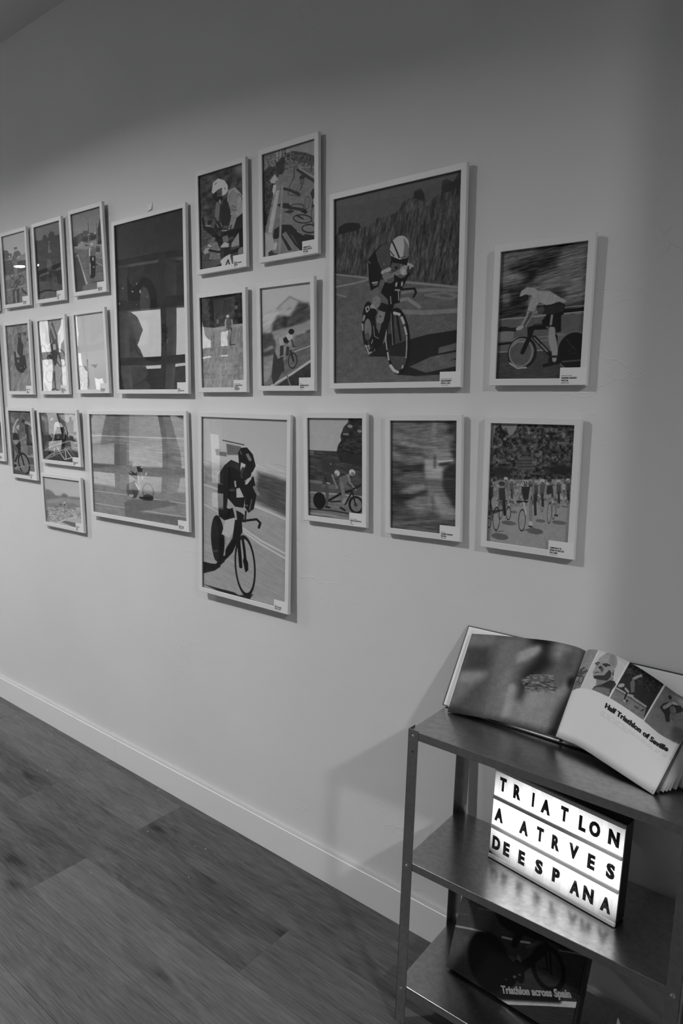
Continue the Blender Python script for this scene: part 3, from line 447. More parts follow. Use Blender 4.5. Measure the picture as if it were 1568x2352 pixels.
'b5':(192,410,160,[('G',[(0,152),(.25,158),(1,150)]),('P',110,21.9,[(.003,.282),(.21,.265),(.329,.273),(.615,.312),(.616,.391),(.195,.403),(.003,.386)]),('P',66,16.5,[(.67,.283),(.819,.295),(1.005,.317),(1.0,.504),(.809,.476),(.624,.443),(.644,.363)]),('N',18,24.7,2.7,12,1,[(.003,.24),(1.002,.23),(1.0,.508),(.003,.414)]),('P',132,1.6,[(.001,.394),(.203,.406),(.618,.473),(1.0,.524),(1.001,1.001),(-.002,1.002)]),('N',12,24.7,1.4,18,2,[(.001,.394),(1.0,.524),(1.001,1.001),(-.002,1.002)]),('L',162,.8,1.4,[(.004,.389),(.203,.408)]),('L',165,.8,1.4,[(.629,.475),(.81,.496),(1.0,.522)]),('L',165,1.4,2.2,[(.477,.601),(.704,.655),(.995,.704)]),('L',165,1.4,2.2,[(.492,.62),(.704,.675),(.995,.73)]),('L',150,2.7,2.2,[(.01,.505),(.18,.535)]),('P',86,2.2,[(.296,.144),(.473,.155),(.459,.201),(.307,.207)]),('L',40,.8,1.1,[(.255,.127),(.372,.135),(.508,.144)]),('P',90,2.2,[(.157,.179),(.218,.178),(.302,.194),(.299,.216),(.173,.213)]),('P',150,2.2,[(.213,.179),(.302,.179),(.299,.191),(.213,.192)]),('L',120,1.6,2.7,[(.203,.313),(.192,.348)]),('P',22,1.4,[(.002,.846),(.103,.847),(.204,.84),(.227,.852),(.15,.884),(.002,.917)]),('E',20,1.1,.188,.694,16.5,56.2,-2),('E',30,1.6,.158,.704,9.3,49.4,-2),('L',60,.5,1.6,[(.127,.771),(.184,.763)]),('P',152,1.4,[(.316,.538),(.404,.563),(.408,.62),(.332,.675),(.272,.666),(.238,.662),(.274,.597)]),('L',110,1.1,1.6,[(.279,.672),(.287,.713)]),('P',13,1.1,[(.404,.566),(.484,.56),(.495,.626),(.42,.701),(.377,.753),(.317,.79),(.275,.812),(.287,.748),(.376,.664)]),('L',80,.5,.8,[(.376,.671),(.302,.732)]),('P',14,1.4,[(.227,.795),(.317,.773),(.272,.819),(.204,.854),(.165,.844)]),('P',15,1.1,[(.195,.327),(.273,.266),(.355,.232),(.459,.249),(.477,.32),(.535,.356),(.521,.443),(.505,.491),(.404,.491),(.315,.45),(.301,.505),(.331,.51),(.375,.5),(.404,.552),(.274,.579),(.203,.561),(.188,.437)]),('P',34,1.4,[(.273,.276),(.358,.237),(.452,.254),(.46,.294),(.373,.271)]),('L',8,.5,1.1,[(.3,.288),(.322,.382)]),('P',15,1.1,[(.532,.35),(.573,.321),(.622,.312),(.661,.401),(.625,.489),(.565,.515),(.519,.484)]),('L',105,.8,3.8,[(.633,.37),(.672,.404)]),('L',80,.5,1.1,[(.603,.438),(.576,.5)]),('P',150,.8,[(.418,.39),(.458,.382),(.51,.432),(.421,.44)]),('L',50,.8,3.3,[(.345,.402),(.389,.399)]),('P',150,1.1,[(.518,.36),(.559,.319),(.601,.297),(.595,.327),(.546,.359)]),('L',140,.8,1.9,[(.403,.35),(.41,.377)]),('E',50,1.1,.5,.295,5.5,12.1,0),('P',18,1.1,[(.439,.189),(.473,.161),(.543,.157),(.611,.192),(.645,.252),(.609,.288),(.573,.288),(.53,.251),(.474,.24),(.463,.28),(.448,.241)]),('P',22,.8,[(.53,.251),(.614,.26),(.587,.314),(.503,.345),(.482,.313)]),('L',96,.8,3.6,[(.551,.198),(.579,.221)]),('L',75,.5,1.4,[(.466,.181),(.48,.197)]),('E',130,.3,.522,.475,1.6,1.6,0),('E',130,.3,.547,.475,1.4,1.6,0),('P',14,.8,[(.416,.511),(.477,.52),(.512,.531),(.506,.568),(.434,.577)]),('L',14,.8,2.5,[(.484,.567),(.577,.554),(.66,.543),(.702,.56),(.686,.587)]),('L',14,.8,1.9,[(.534,.509),(.523,.567)]),('R',11,1.1,.526,.817,24.1,70.8,-3,8.2),('L',14,.8,3.8,[(.445,.59),(.452,.698),(.475,.826)]),('L',16,.8,3.0,[(.495,.66),(.519,.733),(.537,.826)]),('P',20,1.4,[(.501,.789),(.522,.753),(.563,.796),(.566,.837),(.531,.854)]),('P',30,3.3,[(.002,.983),(.181,.984),(.393,.984),(.452,.994),(.625,.967),(.583,1.002),(.482,1.018),(.243,1.005)])]),
'b6':(125,231,155,[('G',[(0,140),(.33,142),(.34,55),(.75,62),(.76,95),(1,90)]),('P',52,1.1,[(-.005,.325),(.525,.327),(1.011,.326),(1.012,.742),(-.006,.747)]),('P',85,1.6,[(.004,.334),(.101,.331),(.1,.374),(.003,.376)]),('N',26,16.5,2.5,3,1,[(-.006,.334),(1.011,.326),(1.012,.742),(-.006,.747)]),('P',44,11.0,[(.247,.406),(.502,.404),(.501,.529),(.245,.538)]),('P',34,1.6,[(.741,.001),(1.01,.0),(1.011,.464),(.589,.431),(.52,.339),(.547,.268),(.602,.22),(.591,.173),(.645,.092),(.72,.045)]),('N',34,8.2,4.4,0,2,[(.741,.001),(1.01,.0),(1.011,.349),(.525,.339),(.613,.127)]),('E',110,2.2,.762,.079,6.0,3.8,0),('E',110,2.2,.688,.155,7.1,2.2,0),('E',105,2.2,.928,.123,5.5,3.3,0),('L',92,.8,3.8,[(.001,.646),(.277,.652)]),('P',64,.8,[(.001,.664),(1.012,.66),(1.012,.742),(-.001,.757)]),('L',125,.8,1.9,[(-.001,.759),(.521,.753),(1.012,.756)]),('P',94,1.1,[(-.002,.776),(1.012,.765),(1.013,1.006),(-.002,1.004)]),('N',14,19.2,1.6,4,3,[(-.002,.776),(1.012,.765),(1.013,1.006),(-.002,1.004)]),('L',36,.8,1.6,[(.006,.933),(.408,.925),(.801,.937)]),('L',120,.8,2.2,[(-.002,.975),(.407,.974),(.801,.997)]),('L',40,.8,1.1,[(.003,1.0),(.801,1.009)]),('L',150,.3,1.1,[(.409,.455),(.414,.457)]),('E',17,.8,.194,.837,14.8,20.0,0),('R',17,.8,.868,.841,17.0,20.3,0,4.9),('E',95,.8,.868,.841,12.1,15.1,0),('E',60,.5,.861,.842,4.4,4.9,0),('L',25,.5,1.6,[(.806,.723),(.859,.842)]),('L',18,.5,2.5,[(.319,.845),(.608,.739),(.791,.704)]),('L',22,.5,1.6,[(.409,.836),(.63,.817)]),('L',20,.5,1.9,[(.608,.739),(.629,.857)]),('L',20,.5,1.6,[(.673,.849),(.791,.724)]),('L',80,.8,[5.5,4.9],[(.288,.682),(.488,.685)]),('P',48,.8,[(.249,.665),(.278,.597),(.446,.545),(.5,.588),(.489,.637),(.366,.669)]),('L',20,.5,1.1,[(.3,.584),(.333,.631)]),('L',105,.5,[2.5,1.9],[(.439,.567),(.478,.625),(.532,.689)]),('L',62,.8,[4.7,3.6,2.5],[(.332,.692),(.347,.776),(.33,.887)]),('L',22,.5,2.2,[(.318,.894),(.386,.896)]),('E',150,.8,.529,.542,6.0,7.1,-20),('E',80,.5,.501,.565,3.3,3.8,0),('L',140,.5,1.6,[(.344,.649),(.389,.653)]),('P',86,.8,[(.562,.586),(.717,.544),(.764,.58),(.674,.658),(.576,.645)]),('L',80,.8,4.9,[(.609,.655),(.717,.674)]),('L',110,.5,[2.5,1.9,1.6],[(.732,.555),(.756,.625),(.866,.693)]),('L',96,.8,[4.4,4.4,3.0],[(.609,.643),(.641,.749),(.618,.882)]),('E',120,.5,.656,.814,3.8,7.1,20),('L',22,.5,2.2,[(.59,.886),(.668,.906)]),('E',158,.8,.798,.526,6.9,7.4,-10),('E',95,.5,.807,.539,3.8,3.8,0),('L',22,.5,1.6,[(.813,.687),(.908,.663),(.949,.634)])]),
'b7':(151,255,155,[('G',[(0,85),(.35,92),(.5,70),(.75,60),(1,75)]),('P',48,13.3,[(.84,-.001),(1.007,-.002),(1.007,.366),(.916,.321),(.873,.153)]),('P',112,9.9,[(.623,-.001),(.693,-.001),(.692,.189),(.622,.194)]),('P',105,11.6,[(.711,.118),(.952,.128),(.943,.17),(.712,.166)]),('E',50,33.2,.269,.272,35.1,12.8,14),('E',110,33.2,.463,.231,51.0,9.6,10),('E',110,24.9,.314,.359,28.7,9.6,0),('E',40,33.2,.138,.415,19.1,9.6,-10),('P',52,14.9,[(.002,.405),(.529,.391),(.532,.653),(.004,.862)]),('N',30,28.7,2.9,10,1,[(-.005,-.004),(1.004,-.002),(.997,.438),(-.002,.496)]),('N',18,15.9,2.6,-10,11,[(-.005,-.004),(1.004,-.002),(1.008,1.007),(.0,1.007)]),('P',118,11.6,[(.528,.354),(.693,.27),(.855,.252),(.925,.314),(.817,.371),(.783,.506),(.522,.522)]),('P',138,6.6,[(.528,.348),(.715,.349),(.788,.433),(.779,.513),(.526,.516)]),('P',92,6.6,[(.53,.534),(.779,.519),(.776,.583),(.552,.602)]),('P',44,8.3,[(.877,.382),(.999,.367),(1.003,.752),(.933,.737),(.801,.604),(.794,.445)]),('L',45,2.9,1.9,[(.673,.314),(.671,.412)]),('L',160,1.9,1.9,[(.719,.364),(.932,.344)]),('P',40,2.9,[(.715,.374),(.926,.354),(.837,.395),(.736,.398)]),('P',84,11.6,[(.025,.547),(.271,.474),(.519,.456),(.52,.547),(.272,.583)]),('P',112,8.3,[(.144,.648),(.316,.587),(.531,.556),(.532,.618),(.295,.664)]),('P',34,11.6,[(.026,.703),(.425,.658),(.511,.667),(.49,.693),(.072,.766)]),('P',100,8.3,[(.552,.596),(.78,.578),(.821,.639),(.595,.675)]),('P',104,11.6,[(.207,.752),(.426,.684),(.637,.661),(.78,.592),(.883,.697),(1.0,.8),(.774,.851),(.639,.81),(.428,.848)]),('P',122,8.3,[(.637,.673),(.72,.657),(.884,.783),(.784,.826)]),('L',80,2.9,1.9,[(.637,.673),(.66,.796)]),('P',120,8.3,[(.763,.79),(1.0,.788),(.996,.825),(.784,.848)]),('L',38,6.6,2.9,[(.276,.951),(.557,.91),(.805,.874)]),('L',115,2.9,1.9,[(.009,.966),(.428,.922),(1.001,.843)]),('P',70,8.3,[(.536,.968),(.786,.937),(.807,1.004),(.558,.998)]),('B',2.2),('N',22,25.5,1.9,-4,3,[(-.005,-.004),(1.008,.0),(1.004,1.002),(.0,1.007)]),('L',165,1.4,1.3,[(.719,.364),(.932,.344)])]),
'b8':(188,282,155,[('G',[(0,52),(1,52)]),('N',60,5.1,5.1,0,1,[(-.015,-.006),(1.007,-.007),(1.013,.422),(.001,.5)]),('N',34,14.3,14.3,0,2,[(-.015,-.006),(1.007,-.007),(1.013,.422),(.001,.5)]),('P',110,2.6,[(.103,-.002),(.331,.001),(.308,.045),(.268,.091),(.229,.103),(.185,.036),(.142,.054)]),('P',112,2.6,[(-.004,-.0),(.058,-.001),(.03,.114),(.008,.231)]),('E',100,3.2,.174,.128,3.8,3.8,0),('E',28,19.1,.849,.354,28.7,12.8,0),('E',34,19.1,.139,.399,25.5,12.8,0),('P',70,1.0,[(.351,.275),(.516,.262),(.524,.365),(.36,.375)]),('L',40,.6,1.0,[(.355,.302),(.518,.293)]),('L',40,.6,1.0,[(.356,.326),(.52,.318)]),('L',40,.6,1.0,[(.358,.35),(.522,.343)]),('L',75,.6,1.9,[(.415,.37),(.422,.459)]),('P',108,3.2,[(-.009,.5),(.144,.469),(.997,.417),(.998,.619),(-.01,.737)]),('N',60,4.5,7.0,0,3,[(-.009,.5),(.999,.412),(.999,.597),(-.011,.714)]),('P',124,2.6,[(-.012,.785),(.337,.683),(.676,.641),(1.001,.613),(1.002,1.002),(-.003,1.003)]),('N',8,1.9,1.9,0,4,[(-.012,.785),(1.001,.613),(1.002,1.002),(-.003,1.003)]),('E',84,1.6,.267,.824,17.5,5.1,0),('E',80,1.6,.592,.866,18.5,7.0,0),('L',85,1.0,1.3,[(.439,.877),(.573,.837)]),('E',84,1.6,.875,.772,15.9,4.5,0),('E',80,1.6,.159,.949,21.0,7.7,0),('L',84,1.0,1.3,[(.102,.913),(.201,.898)]),('E',84,1.6,.653,.776,10.8,3.8,0),('E',88,1.6,.323,.727,8.3,3.2,0),('E',90,1.3,.928,.64,7.7,2.6,0),('P',70,1.3,[(.254,.494),(.308,.491),(.314,.546),(.263,.557)]),('L',108,1.0,1.1,[(.255,.509),(.255,.545)]),('L',108,1.0,1.1,[(.309,.506),(.317,.541)]),('L',40,1.0,1.8,[(.285,.547),(.293,.612)]),('R',30,.6,.286,.612,2.2,10.0,0,1.1),('E',140,1.0,.279,.467,3.6,3.1,0),('E',80,.6,.28,.478,2.2,1.8,0),('P',60,1.3,[(.487,.481),(.543,.478),(.55,.537),(.498,.549)]),('L',108,1.0,1.2,[(.489,.495),(.489,.536)]),('L',108,1.0,1.2,[(.544,.492),(.552,.533)]),('L',40,1.0,1.9,[(.52,.539),(.528,.606)]),('R',30,.6,.522,.607,2.4,10.8,0,1.2),('E',120,1.0,.513,.454,3.8,3.3,0),('E',80,.6,.514,.466,2.4,1.9,0),('P',62,1.3,[(.553,.489),(.608,.486),(.615,.545),(.563,.557)]),('L',108,1.0,1.2,[(.554,.504),(.554,.545)]),('L',108,1.0,1.2,[(.609,.501),(.617,.541)]),('L',40,1.0,1.9,[(.585,.547),(.593,.614)]),('R',30,.6,.587,.615,2.4,10.8,0,1.2),('E',140,1.0,.578,.463,3.8,3.3,0),('E',80,.6,.579,.475,2.4,1.9,0),('P',70,1.3,[(.62,.477),(.692,.472),(.702,.559),(.634,.575)]),('L',108,1.0,1.6,[(.621,.491),(.623,.558)]),('L',108,1.0,1.6,[(.693,.487),(.705,.553)]),('L',40,1.0,2.6,[(.663,.561),(.673,.651)]),('R',30,.6,.667,.651,3.2,14.3,0,1.6),('E',148,1.0,.654,.45,5.1,4.5,0),('E',80,.6,.655,.466,3.2,2.6,0),('P',60,1.3,[(.815,.47),(.875,.466),(.883,.535),(.827,.548)]),('L',108,1.0,1.4,[(.816,.484),(.818,.535)]),('L',108,1.0,1.4,[(.876,.481),(.886,.53)]),('L',40,1.0,2.2,[(.851,.537),(.86,.612)]),('R',30,.6,.854,.612,2.7,12.2,0,1.4),('E',140,1.0,.843,.444,4.3,3.8,0),('E',80,.6,.844,.457,2.7,2.2,0),('P',62,1.3,[(.921,.452),(.977,.449),(.984,.511),(.932,.523)]),('L',108,1.0,1.3,[(.922,.466),(.924,.511)]),('L',108,1.0,1.3,[(.978,.463),(.987,.507)]),('L',40,1.0,2.0,[(.954,.513),(.963,.583)]),('R',30,.6,.957,.583,2.6,11.5,0,1.3),('E',145,1.0,.947,.426,4.1,3.6,0),('E',80,.6,.948,.439,2.6,2.0,0),('P',90,1.3,[(.172,.483),(.243,.479),(.251,.558),(.185,.572)]),('L',108,1.0,1.4,[(.173,.498),(.174,.557)]),('L',108,1.0,1.4,[(.244,.494),(.254,.552)]),('L',40,1.0,2.3,[(.213,.56),(.223,.643)]),('R',30,.6,.215,.644,2.9,12.9,0,1.4),('E',152,1.0,.206,.456,4.6,4.0,0),('E',80,.6,.207,.471,2.9,2.3,0),('P',50,1.3,[(-.026,.539),(.054,.534),(.064,.626),(-.012,.642)]),('L',108,1.0,1.6,[(-.025,.554),(-.024,.625)]),('L',108,1.0,1.6,[(.055,.55),(.067,.619)]),('L',40,1.0,2.6,[(.02,.628),(.03,.723)]),('R',30,.6,.023,.723,3.2,14.3,0,1.6),('E',60,1.0,.012,.511,5.1,4.5,0),('E',80,.6,.013,.527,3.2,2.6,0),('E',48,1.0,.155,.501,7.3,5.4,0),('P',44,1.0,[(.113,.54),(.211,.532),(.209,.628),(.138,.644)]),('L',105,1.0,2.9,[(.11,.552),(.066,.649),(.06,.708)]),('L',110,1.0,2.6,[(.212,.546),(.227,.626)]),('E',120,1.0,.066,.661,7.0,12.8,0),('R',18,.6,.105,.802,8.6,28.7,0,2.9),('R',22,.6,.256,.743,6.1,16.6,0,2.6),('R',24,.6,.153,.725,5.7,22.3,0,2.2),('L',30,1.0,3.2,[(.192,.64),(.209,.756)]),('L',70,1.0,2.6,[(.036,.758),(.055,.816)]),('R',30,.6,.014,.843,5.1,12.8,0,2.2),('E',45,1.0,.734,.442,5.4,4.8,0),('P',42,1.0,[(.688,.486),(.786,.478),(.788,.567),(.724,.584)]),('L',112,1.0,2.2,[(.701,.494),(.685,.585)]),('L',112,1.0,2.2,[(.787,.489),(.809,.565)]),('P',118,1.0,[(.716,.56),(.77,.546),(.767,.579),(.725,.593)]),('R',18,.6,.754,.705,5.1,24.2,0,2.2),('R',22,.6,.801,.688,3.8,18.5,0,1.9),('L',105,.6,2.6,[(.821,.609),(.832,.708)]),('L',30,.6,1.9,[(.822,.716),(.846,.718)]),('P',36,1.0,[(.394,.512),(.517,.505),(.518,.607),(.44,.618)]),('L',116,1.0,[2.9,2.2],[(.395,.524),(.354,.63)]),('L',116,1.0,[2.9,2.6],[(.523,.516),(.506,.631)]),('L',28,.6,1.9,[(.36,.637),(.481,.632)]),('R',16,.6,.429,.788,8.3,26.1,0,2.6),('L',148,.6,2.2,[(.438,.641),(.477,.736)]),('L',104,1.0,3.5,[(.52,.63),(.535,.731),(.533,.8)]),('L',40,1.0,2.9,[(.57,.57),(.59,.727)]),('E',150,.6,.537,.807,4.8,5.7,0),('L',20,.6,1.6,[(.521,.83),(.552,.833)]),('E',150,1.0,.452,.472,7.0,5.4,0),('L',40,.3,1.3,[(.429,.467),(.444,.482)]),('L',40,.3,1.3,[(.46,.465),(.471,.48)]),('E',70,.6,.453,.495,4.1,3.2,0)]),
'A1':(52,160,150,[('G',[(0,150),(.4,148),(1,100)]),('P',112,.9,[(.556,.361),(.759,.32),(1.008,.298),(1.008,.431),(.546,.417),(-.022,.344),(-.014,.301),(.34,.337)]),('P',62,1.1,[(.007,.194),(.163,.207),(.264,.266),(.342,.322),(.161,.337),(-.007,.324)]),('P',52,1.1,[(-.008,.338),(.98,.408),(1.01,.552),(.002,.57)]),('N',20,2.3,2.3,0,1,[(.019,.203),(.98,.408),(1.01,.552),(.002,.57)]),('P',98,.7,[(.007,.57),(1.006,.553),(1.014,1.004),(-.012,1.005)]),('L',122,.5,1.1,[(.025,.784),(.485,.767),(1.011,.751)]),('P',75,.7,[(.352,.33),(.465,.254),(.642,.244),(.722,.282),(.747,.326),(.628,.324),(.559,.347),(.573,.412),(.34,.398)]),('E',130,.5,.53,.222,3.4,3.9,0),('P',56,.3,[(.454,.192),(.586,.193),(.603,.217),(.462,.212)]),('E',60,.5,.309,.284,2.5,3.9,0),('P',92,.6,[(.372,.404),(.586,.413),(.577,.52),(.534,.585),(.387,.567),(.397,.449)]),('L',110,.3,.6,[(.329,.393),(.616,.394),(.703,.394)]),('E',150,.2,.245,.304,1.6,3.4,0),('R',24,.3,.321,.559,5.3,10.3,0,1.3),('R',24,.3,.656,.554,4.6,9.9,0,1.3),('E',40,.3,.632,.553,1.4,2.5,0),('R',58,.5,.306,.691,6.2,10.8,8,1.5),('R',58,.5,.698,.68,6.9,10.6,10,1.7),('L',58,.5,1.1,[(.33,.757),(.504,.659)]),('L',58,.5,1.1,[(.394,.776),(.654,.684)]),('L',58,.5,1.0,[(.485,.767),(.526,.661)]),('P',66,.9,[(.29,.792),(.592,.789),(.555,1.0),(.275,.999)]),('L',56,.6,2.1,[(.699,.803),(.78,.844),(.872,.876)]),('L',110,.7,1.8,[(.421,.815),(.425,.977)]),('N',22,2.8,4.6,10,2,[(.03,.76),(1.004,.794),(1.014,1.004),(-.012,1.005)])]),
'A2':(58,170,150,[('G',[(0,92),(.22,84),(.3,40),(1,40)]),('P',34,.9,[(-.004,.168),(.158,.189),(.302,.181),(.443,.174),(.759,.173),(1.008,.174),(1.0,1.0),(-.001,1.0)]),('N',16,4.6,4.6,0,1,[(-.004,.168),(1.008,.174),(1.0,1.0),(-.001,1.0)]),('P',27,.6,[(.506,.18),(.525,.135),(.583,.11),(.652,.108),(.727,.124),(.752,.162),(.742,.215),(.651,.24),(.495,.226)]),('P',28,.6,[(.271,.185),(.309,.135),(.371,.126),(.438,.147),(.451,.188),(.472,.244),(.273,.233)]),('P',86,.6,[(.495,.222),(.558,.225),(.547,.271),(.518,.329),(.584,.348),(.618,.384),(.46,.381)]),('L',20,.3,.7,[(.479,.265),(.57,.253)]),('P',20,1.1,[(.065,.441),(.374,.479),(.356,.716),(.092,.712)]),('P',20,1.1,[(.607,.517),(.837,.541),(.835,.801),(.675,.71)]),('E',66,.7,.483,.548,5.7,13.5,0),('N',26,1.4,1.4,0,2,[(.397,.46),(.613,.477),(.588,.637),(.371,.621)]),('P',50,.9,[(.334,.728),(.753,.709),(.761,.783),(.331,.748)]),('P',62,.9,[(.036,.739),(.548,.762),(.999,.858),(.999,.918),(.41,.882),(.041,.898)]),('N',16,3.4,.9,6,3,[(.038,.729),(1.018,.793),(.998,.924),(.009,.9)]),('L',20,.5,1.8,[(.031,.894),(.249,.88),(.45,.883),(.797,.927)]),('P',76,.7,[(.032,.912),(.267,.891),(.526,.903),(.795,.939),(.785,1.002),(.003,1.0)]),('N',26,1.1,6.9,20,4,[(.032,.912),(.796,.932),(.785,1.002),(.003,1.0)])]),
'A3':(67,183,148,[('G',[(0,98),(.3,112),(1,84)]),('P',62,.6,[(.012,.29),(.09,.275),(.253,.255),(.323,.259),(.344,.239),(.548,.25),(.551,.28),(.66,.287),(.758,.302),(.791,.302),(.779,.381),(.56,.383),(.488,.398),(.371,.379),(.269,.361),(.141,.387),(.004,.401)]),('N',40,1.1,1.4,0,1,[(.013,.287),(.344,.236),(.791,.305),(.779,.381),(.371,.379),(.004,.401)]),('L',60,.3,.8,[(.54,.149),(.54,.248)]),('P',62,.3,[(.352,.239),(.548,.25),(.543,.282),(.346,.273)]),('E',35,1.4,.412,.342,6.9,5.7,0),('E',36,1.4,.667,.346,6.9,5.7,0),('L',110,.3,.6,[(.514,.301),(.52,.414)]),('E',150,.3,.537,.297,1.6,1.6,0),('E',150,.3,.742,.301,1.6,2.3,0),('P',40,.9,[(.832,.257),(.89,.202),(.931,.146),(1.001,.117),(1.002,.449),(.818,.448)]),('N',20,1.8,2.3,0,2,[(.832,.257),(1.001,.117),(1.002,.449),(.818,.448)]),('L',55,.2,.6,[(.813,.189),(.79,.437)]),('P',36,.9,[(.016,.287),(.158,.294),(.146,.407),(.015,.409)]),('P',112,1.1,[(.277,.368),(.385,.396),(.537,.415),(.995,.473),(1.009,.541),(.699,.566),(.37,.483)]),('P',60,.9,[(.401,.403),(.551,.435),(.481,.442),(.363,.425)]),('P',55,1.4,[(.75,.458),(.881,.469),(.877,.543),(.738,.531)]),('P',70,1.1,[(.405,.479),(.543,.478),(.537,.515),(.435,.507)]),('P',84,.6,[(.027,.423),(.371,.48),(.699,.566),(.99,.632),(1.001,1.0),(-.0,1.001)]),('N',12,6.9,1.1,-4,3,[(.027,.423),(1.003,.633),(1.001,1.0),(-.0,1.001)]),('L',118,.7,1.1,[(.027,.423),(.278,.412)]),('P',58,.9,[(.005,.491),(.12,.501),(.169,.62),(.301,.778),(.378,.938),(.338,.968),(-.0,1.001)]),('L',138,.3,[.8,1.1,2.3],[(.116,.52),(.228,.689),(.374,.931)]),('L',135,.3,.7,[(.717,.658),(.877,.704),(1.0,.739)]),('L',130,.3,.7,[(.72,.589),(.99,.635)]),('L',60,.3,.6,[(.261,.704),(.522,.71)]),('L',60,.3,.6,[(.664,.777),(.996,.787)]),('L',60,.5,1.4,[(.576,.898),(1.008,.906)]),('P',90,.9,[(.221,.928),(.436,.909),(.806,.944),(.801,.982),(.209,.993)]),('P',76,.5,[(.517,.482),(.58,.462),(.682,.459),(.755,.477),(.745,.538),(.671,.582),(.537,.565)]),('L',155,.3,1.4,[(.553,.473),(.527,.502),(.524,.564)]),('E',145,.3,.612,.425,3.2,3.4,0),('E',110,.3,.612,.397,2.3,2.3,0),('P',22,.5,[(.528,.568),(.713,.579),(.704,.691),(.665,.827),(.6,.855),(.496,.842),(.53,.679)]),('E',150,.3,.627,.61,1.6,4.6,0),('E',150,.3,.638,.712,1.4,1.6,0),('L',150,.3,.8,[(.527,.659),(.507,.798)]),('L',25,.3,.6,[(.695,.691),(.747,.682),(.74,.706)]),('L',70,.3,.5,[(.549,.852),(.547,.915)]),('L',70,.3,.5,[(.609,.855),(.59,.918)])]),
'm1':(51,154,158,[('G',[(0,108),(1,118)]),('N',26,3.1,12.2,12,1,[]),('E',128,4.1,.224,.183,1.4,4.1,0),('L',130,1.4,1.6,[(.056,.052),(.224,.131)]),('L',128,1.4,1.4,[(.966,.07),(.669,.109)]),('E',70,4.1,.798,.146,4.1,4.1,0),('L',60,1.0,2.0,[(.941,.215),(.897,.246)]),('P',56,1.4,[(.49,.131),(.558,.12),(.624,.136),(.63,.263),(.703,.294),(.672,.467),(.656,.499),(.457,.495),(.406,.394),(.477,.231)]),('E',100,.8,.543,.169,1.6,4.1,0),('L',128,.8,[1.2,1.6,1.2],[(.354,.379),(.399,.427),(.502,.489)]),('L',128,.8,1.2,[(.71,.363),(.673,.493)]),('P',52,1.4,[(.262,.403),(.335,.392),(.358,.486),(.538,.49),(.723,.455),(.774,.554),(.786,.654),(.714,.672),(.636,.718),(.515,.723),(.341,.677),(.272,.611)]),('E',100,1.0,.428,.541,2.7,4.1,0),('E',170,.3,.29,.625,.8,.8,0),('E',170,.3,.528,.649,.9,.9,0),('E',170,.3,.697,.634,.9,.9,0)]),
'm2':(58,164,158,[('G',[(0,118),(1,126)]),('N',16,2.0,4.1,10,1,[]),('P',85,1.4,[(.027,.004),(.225,.007),(.315,.105),(.246,.19),(.092,.146)]),('L',72,1.0,[4.1,3.5],[(.168,.023),(.335,.193)]),('P',58,1.0,[(.527,.009),(.597,.105),(.681,.219),(.787,.205),(.799,.285),(.731,.382),(.635,.391),(.507,.318),(.41,.171)]),('L',110,.8,[2.7,2.0],[(.494,.094),(.605,.26)]),('P',60,1.0,[(.259,.121),(.419,.222),(.437,.316),(.273,.342),(.197,.264)]),('R',56,.5,.155,.496,7.3,26.7,-10,3.1),('R',58,.5,.774,.537,11.7,22.4,-12,3.5),('P',52,.6,[(.302,.381),(.51,.306),(.674,.361),(.737,.4),(.649,.509),(.614,.614),(.503,.65),(.457,.504),(.363,.439)]),('P',140,.6,[(.504,.34),(.609,.337),(.613,.415),(.507,.424)]),('L',56,.5,1.8,[(.708,.467),(.8,.637)]),('P',48,.8,[(.225,.511),(.357,.47),(.475,.505),(.455,.617),(.294,.626)]),('L',100,.5,.8,[(.277,.519),(.394,.565)]),('R',58,.5,.309,.793,9.4,15.1,0,1.6),('R',66,.5,.866,.855,8.7,15.3,0,1.4),('L',56,.5,1.4,[(.49,.725),(.501,.964)]),('P',52,.8,[(.041,.878),(.117,.91),(.227,1.001),(.046,1.0)]),('L',60,.6,1.6,[(.299,1.001),(.447,.97),(.584,.99)])]),
'm3':(66,175,158,[('G',[(0,158),(.62,164),(1,150)]),('P',108,.8,[(.013,.659),(.14,.673),(.323,.683),(.353,.928),(.277,.997),(.0,1.0)]),('N',50,1.4,1.4,0,1,[(.013,.659),(.323,.683),(.353,.928),(.277,.997),(.0,1.0)]),('P',128,.6,[(.14,.673),(.323,.683),(.352,.839),(.251,.777)]),('L',60,.3,.6,[(.324,.597),(.329,.624)]),('L',70,.3,.5,[(.329,.624),(.326,.677)]),('P',120,1.0,[(.429,.668),(.677,.668),(.592,.718)]),('P',150,.8,[(.094,.932),(.135,.884),(.083,.996),(.034,.996)])]),
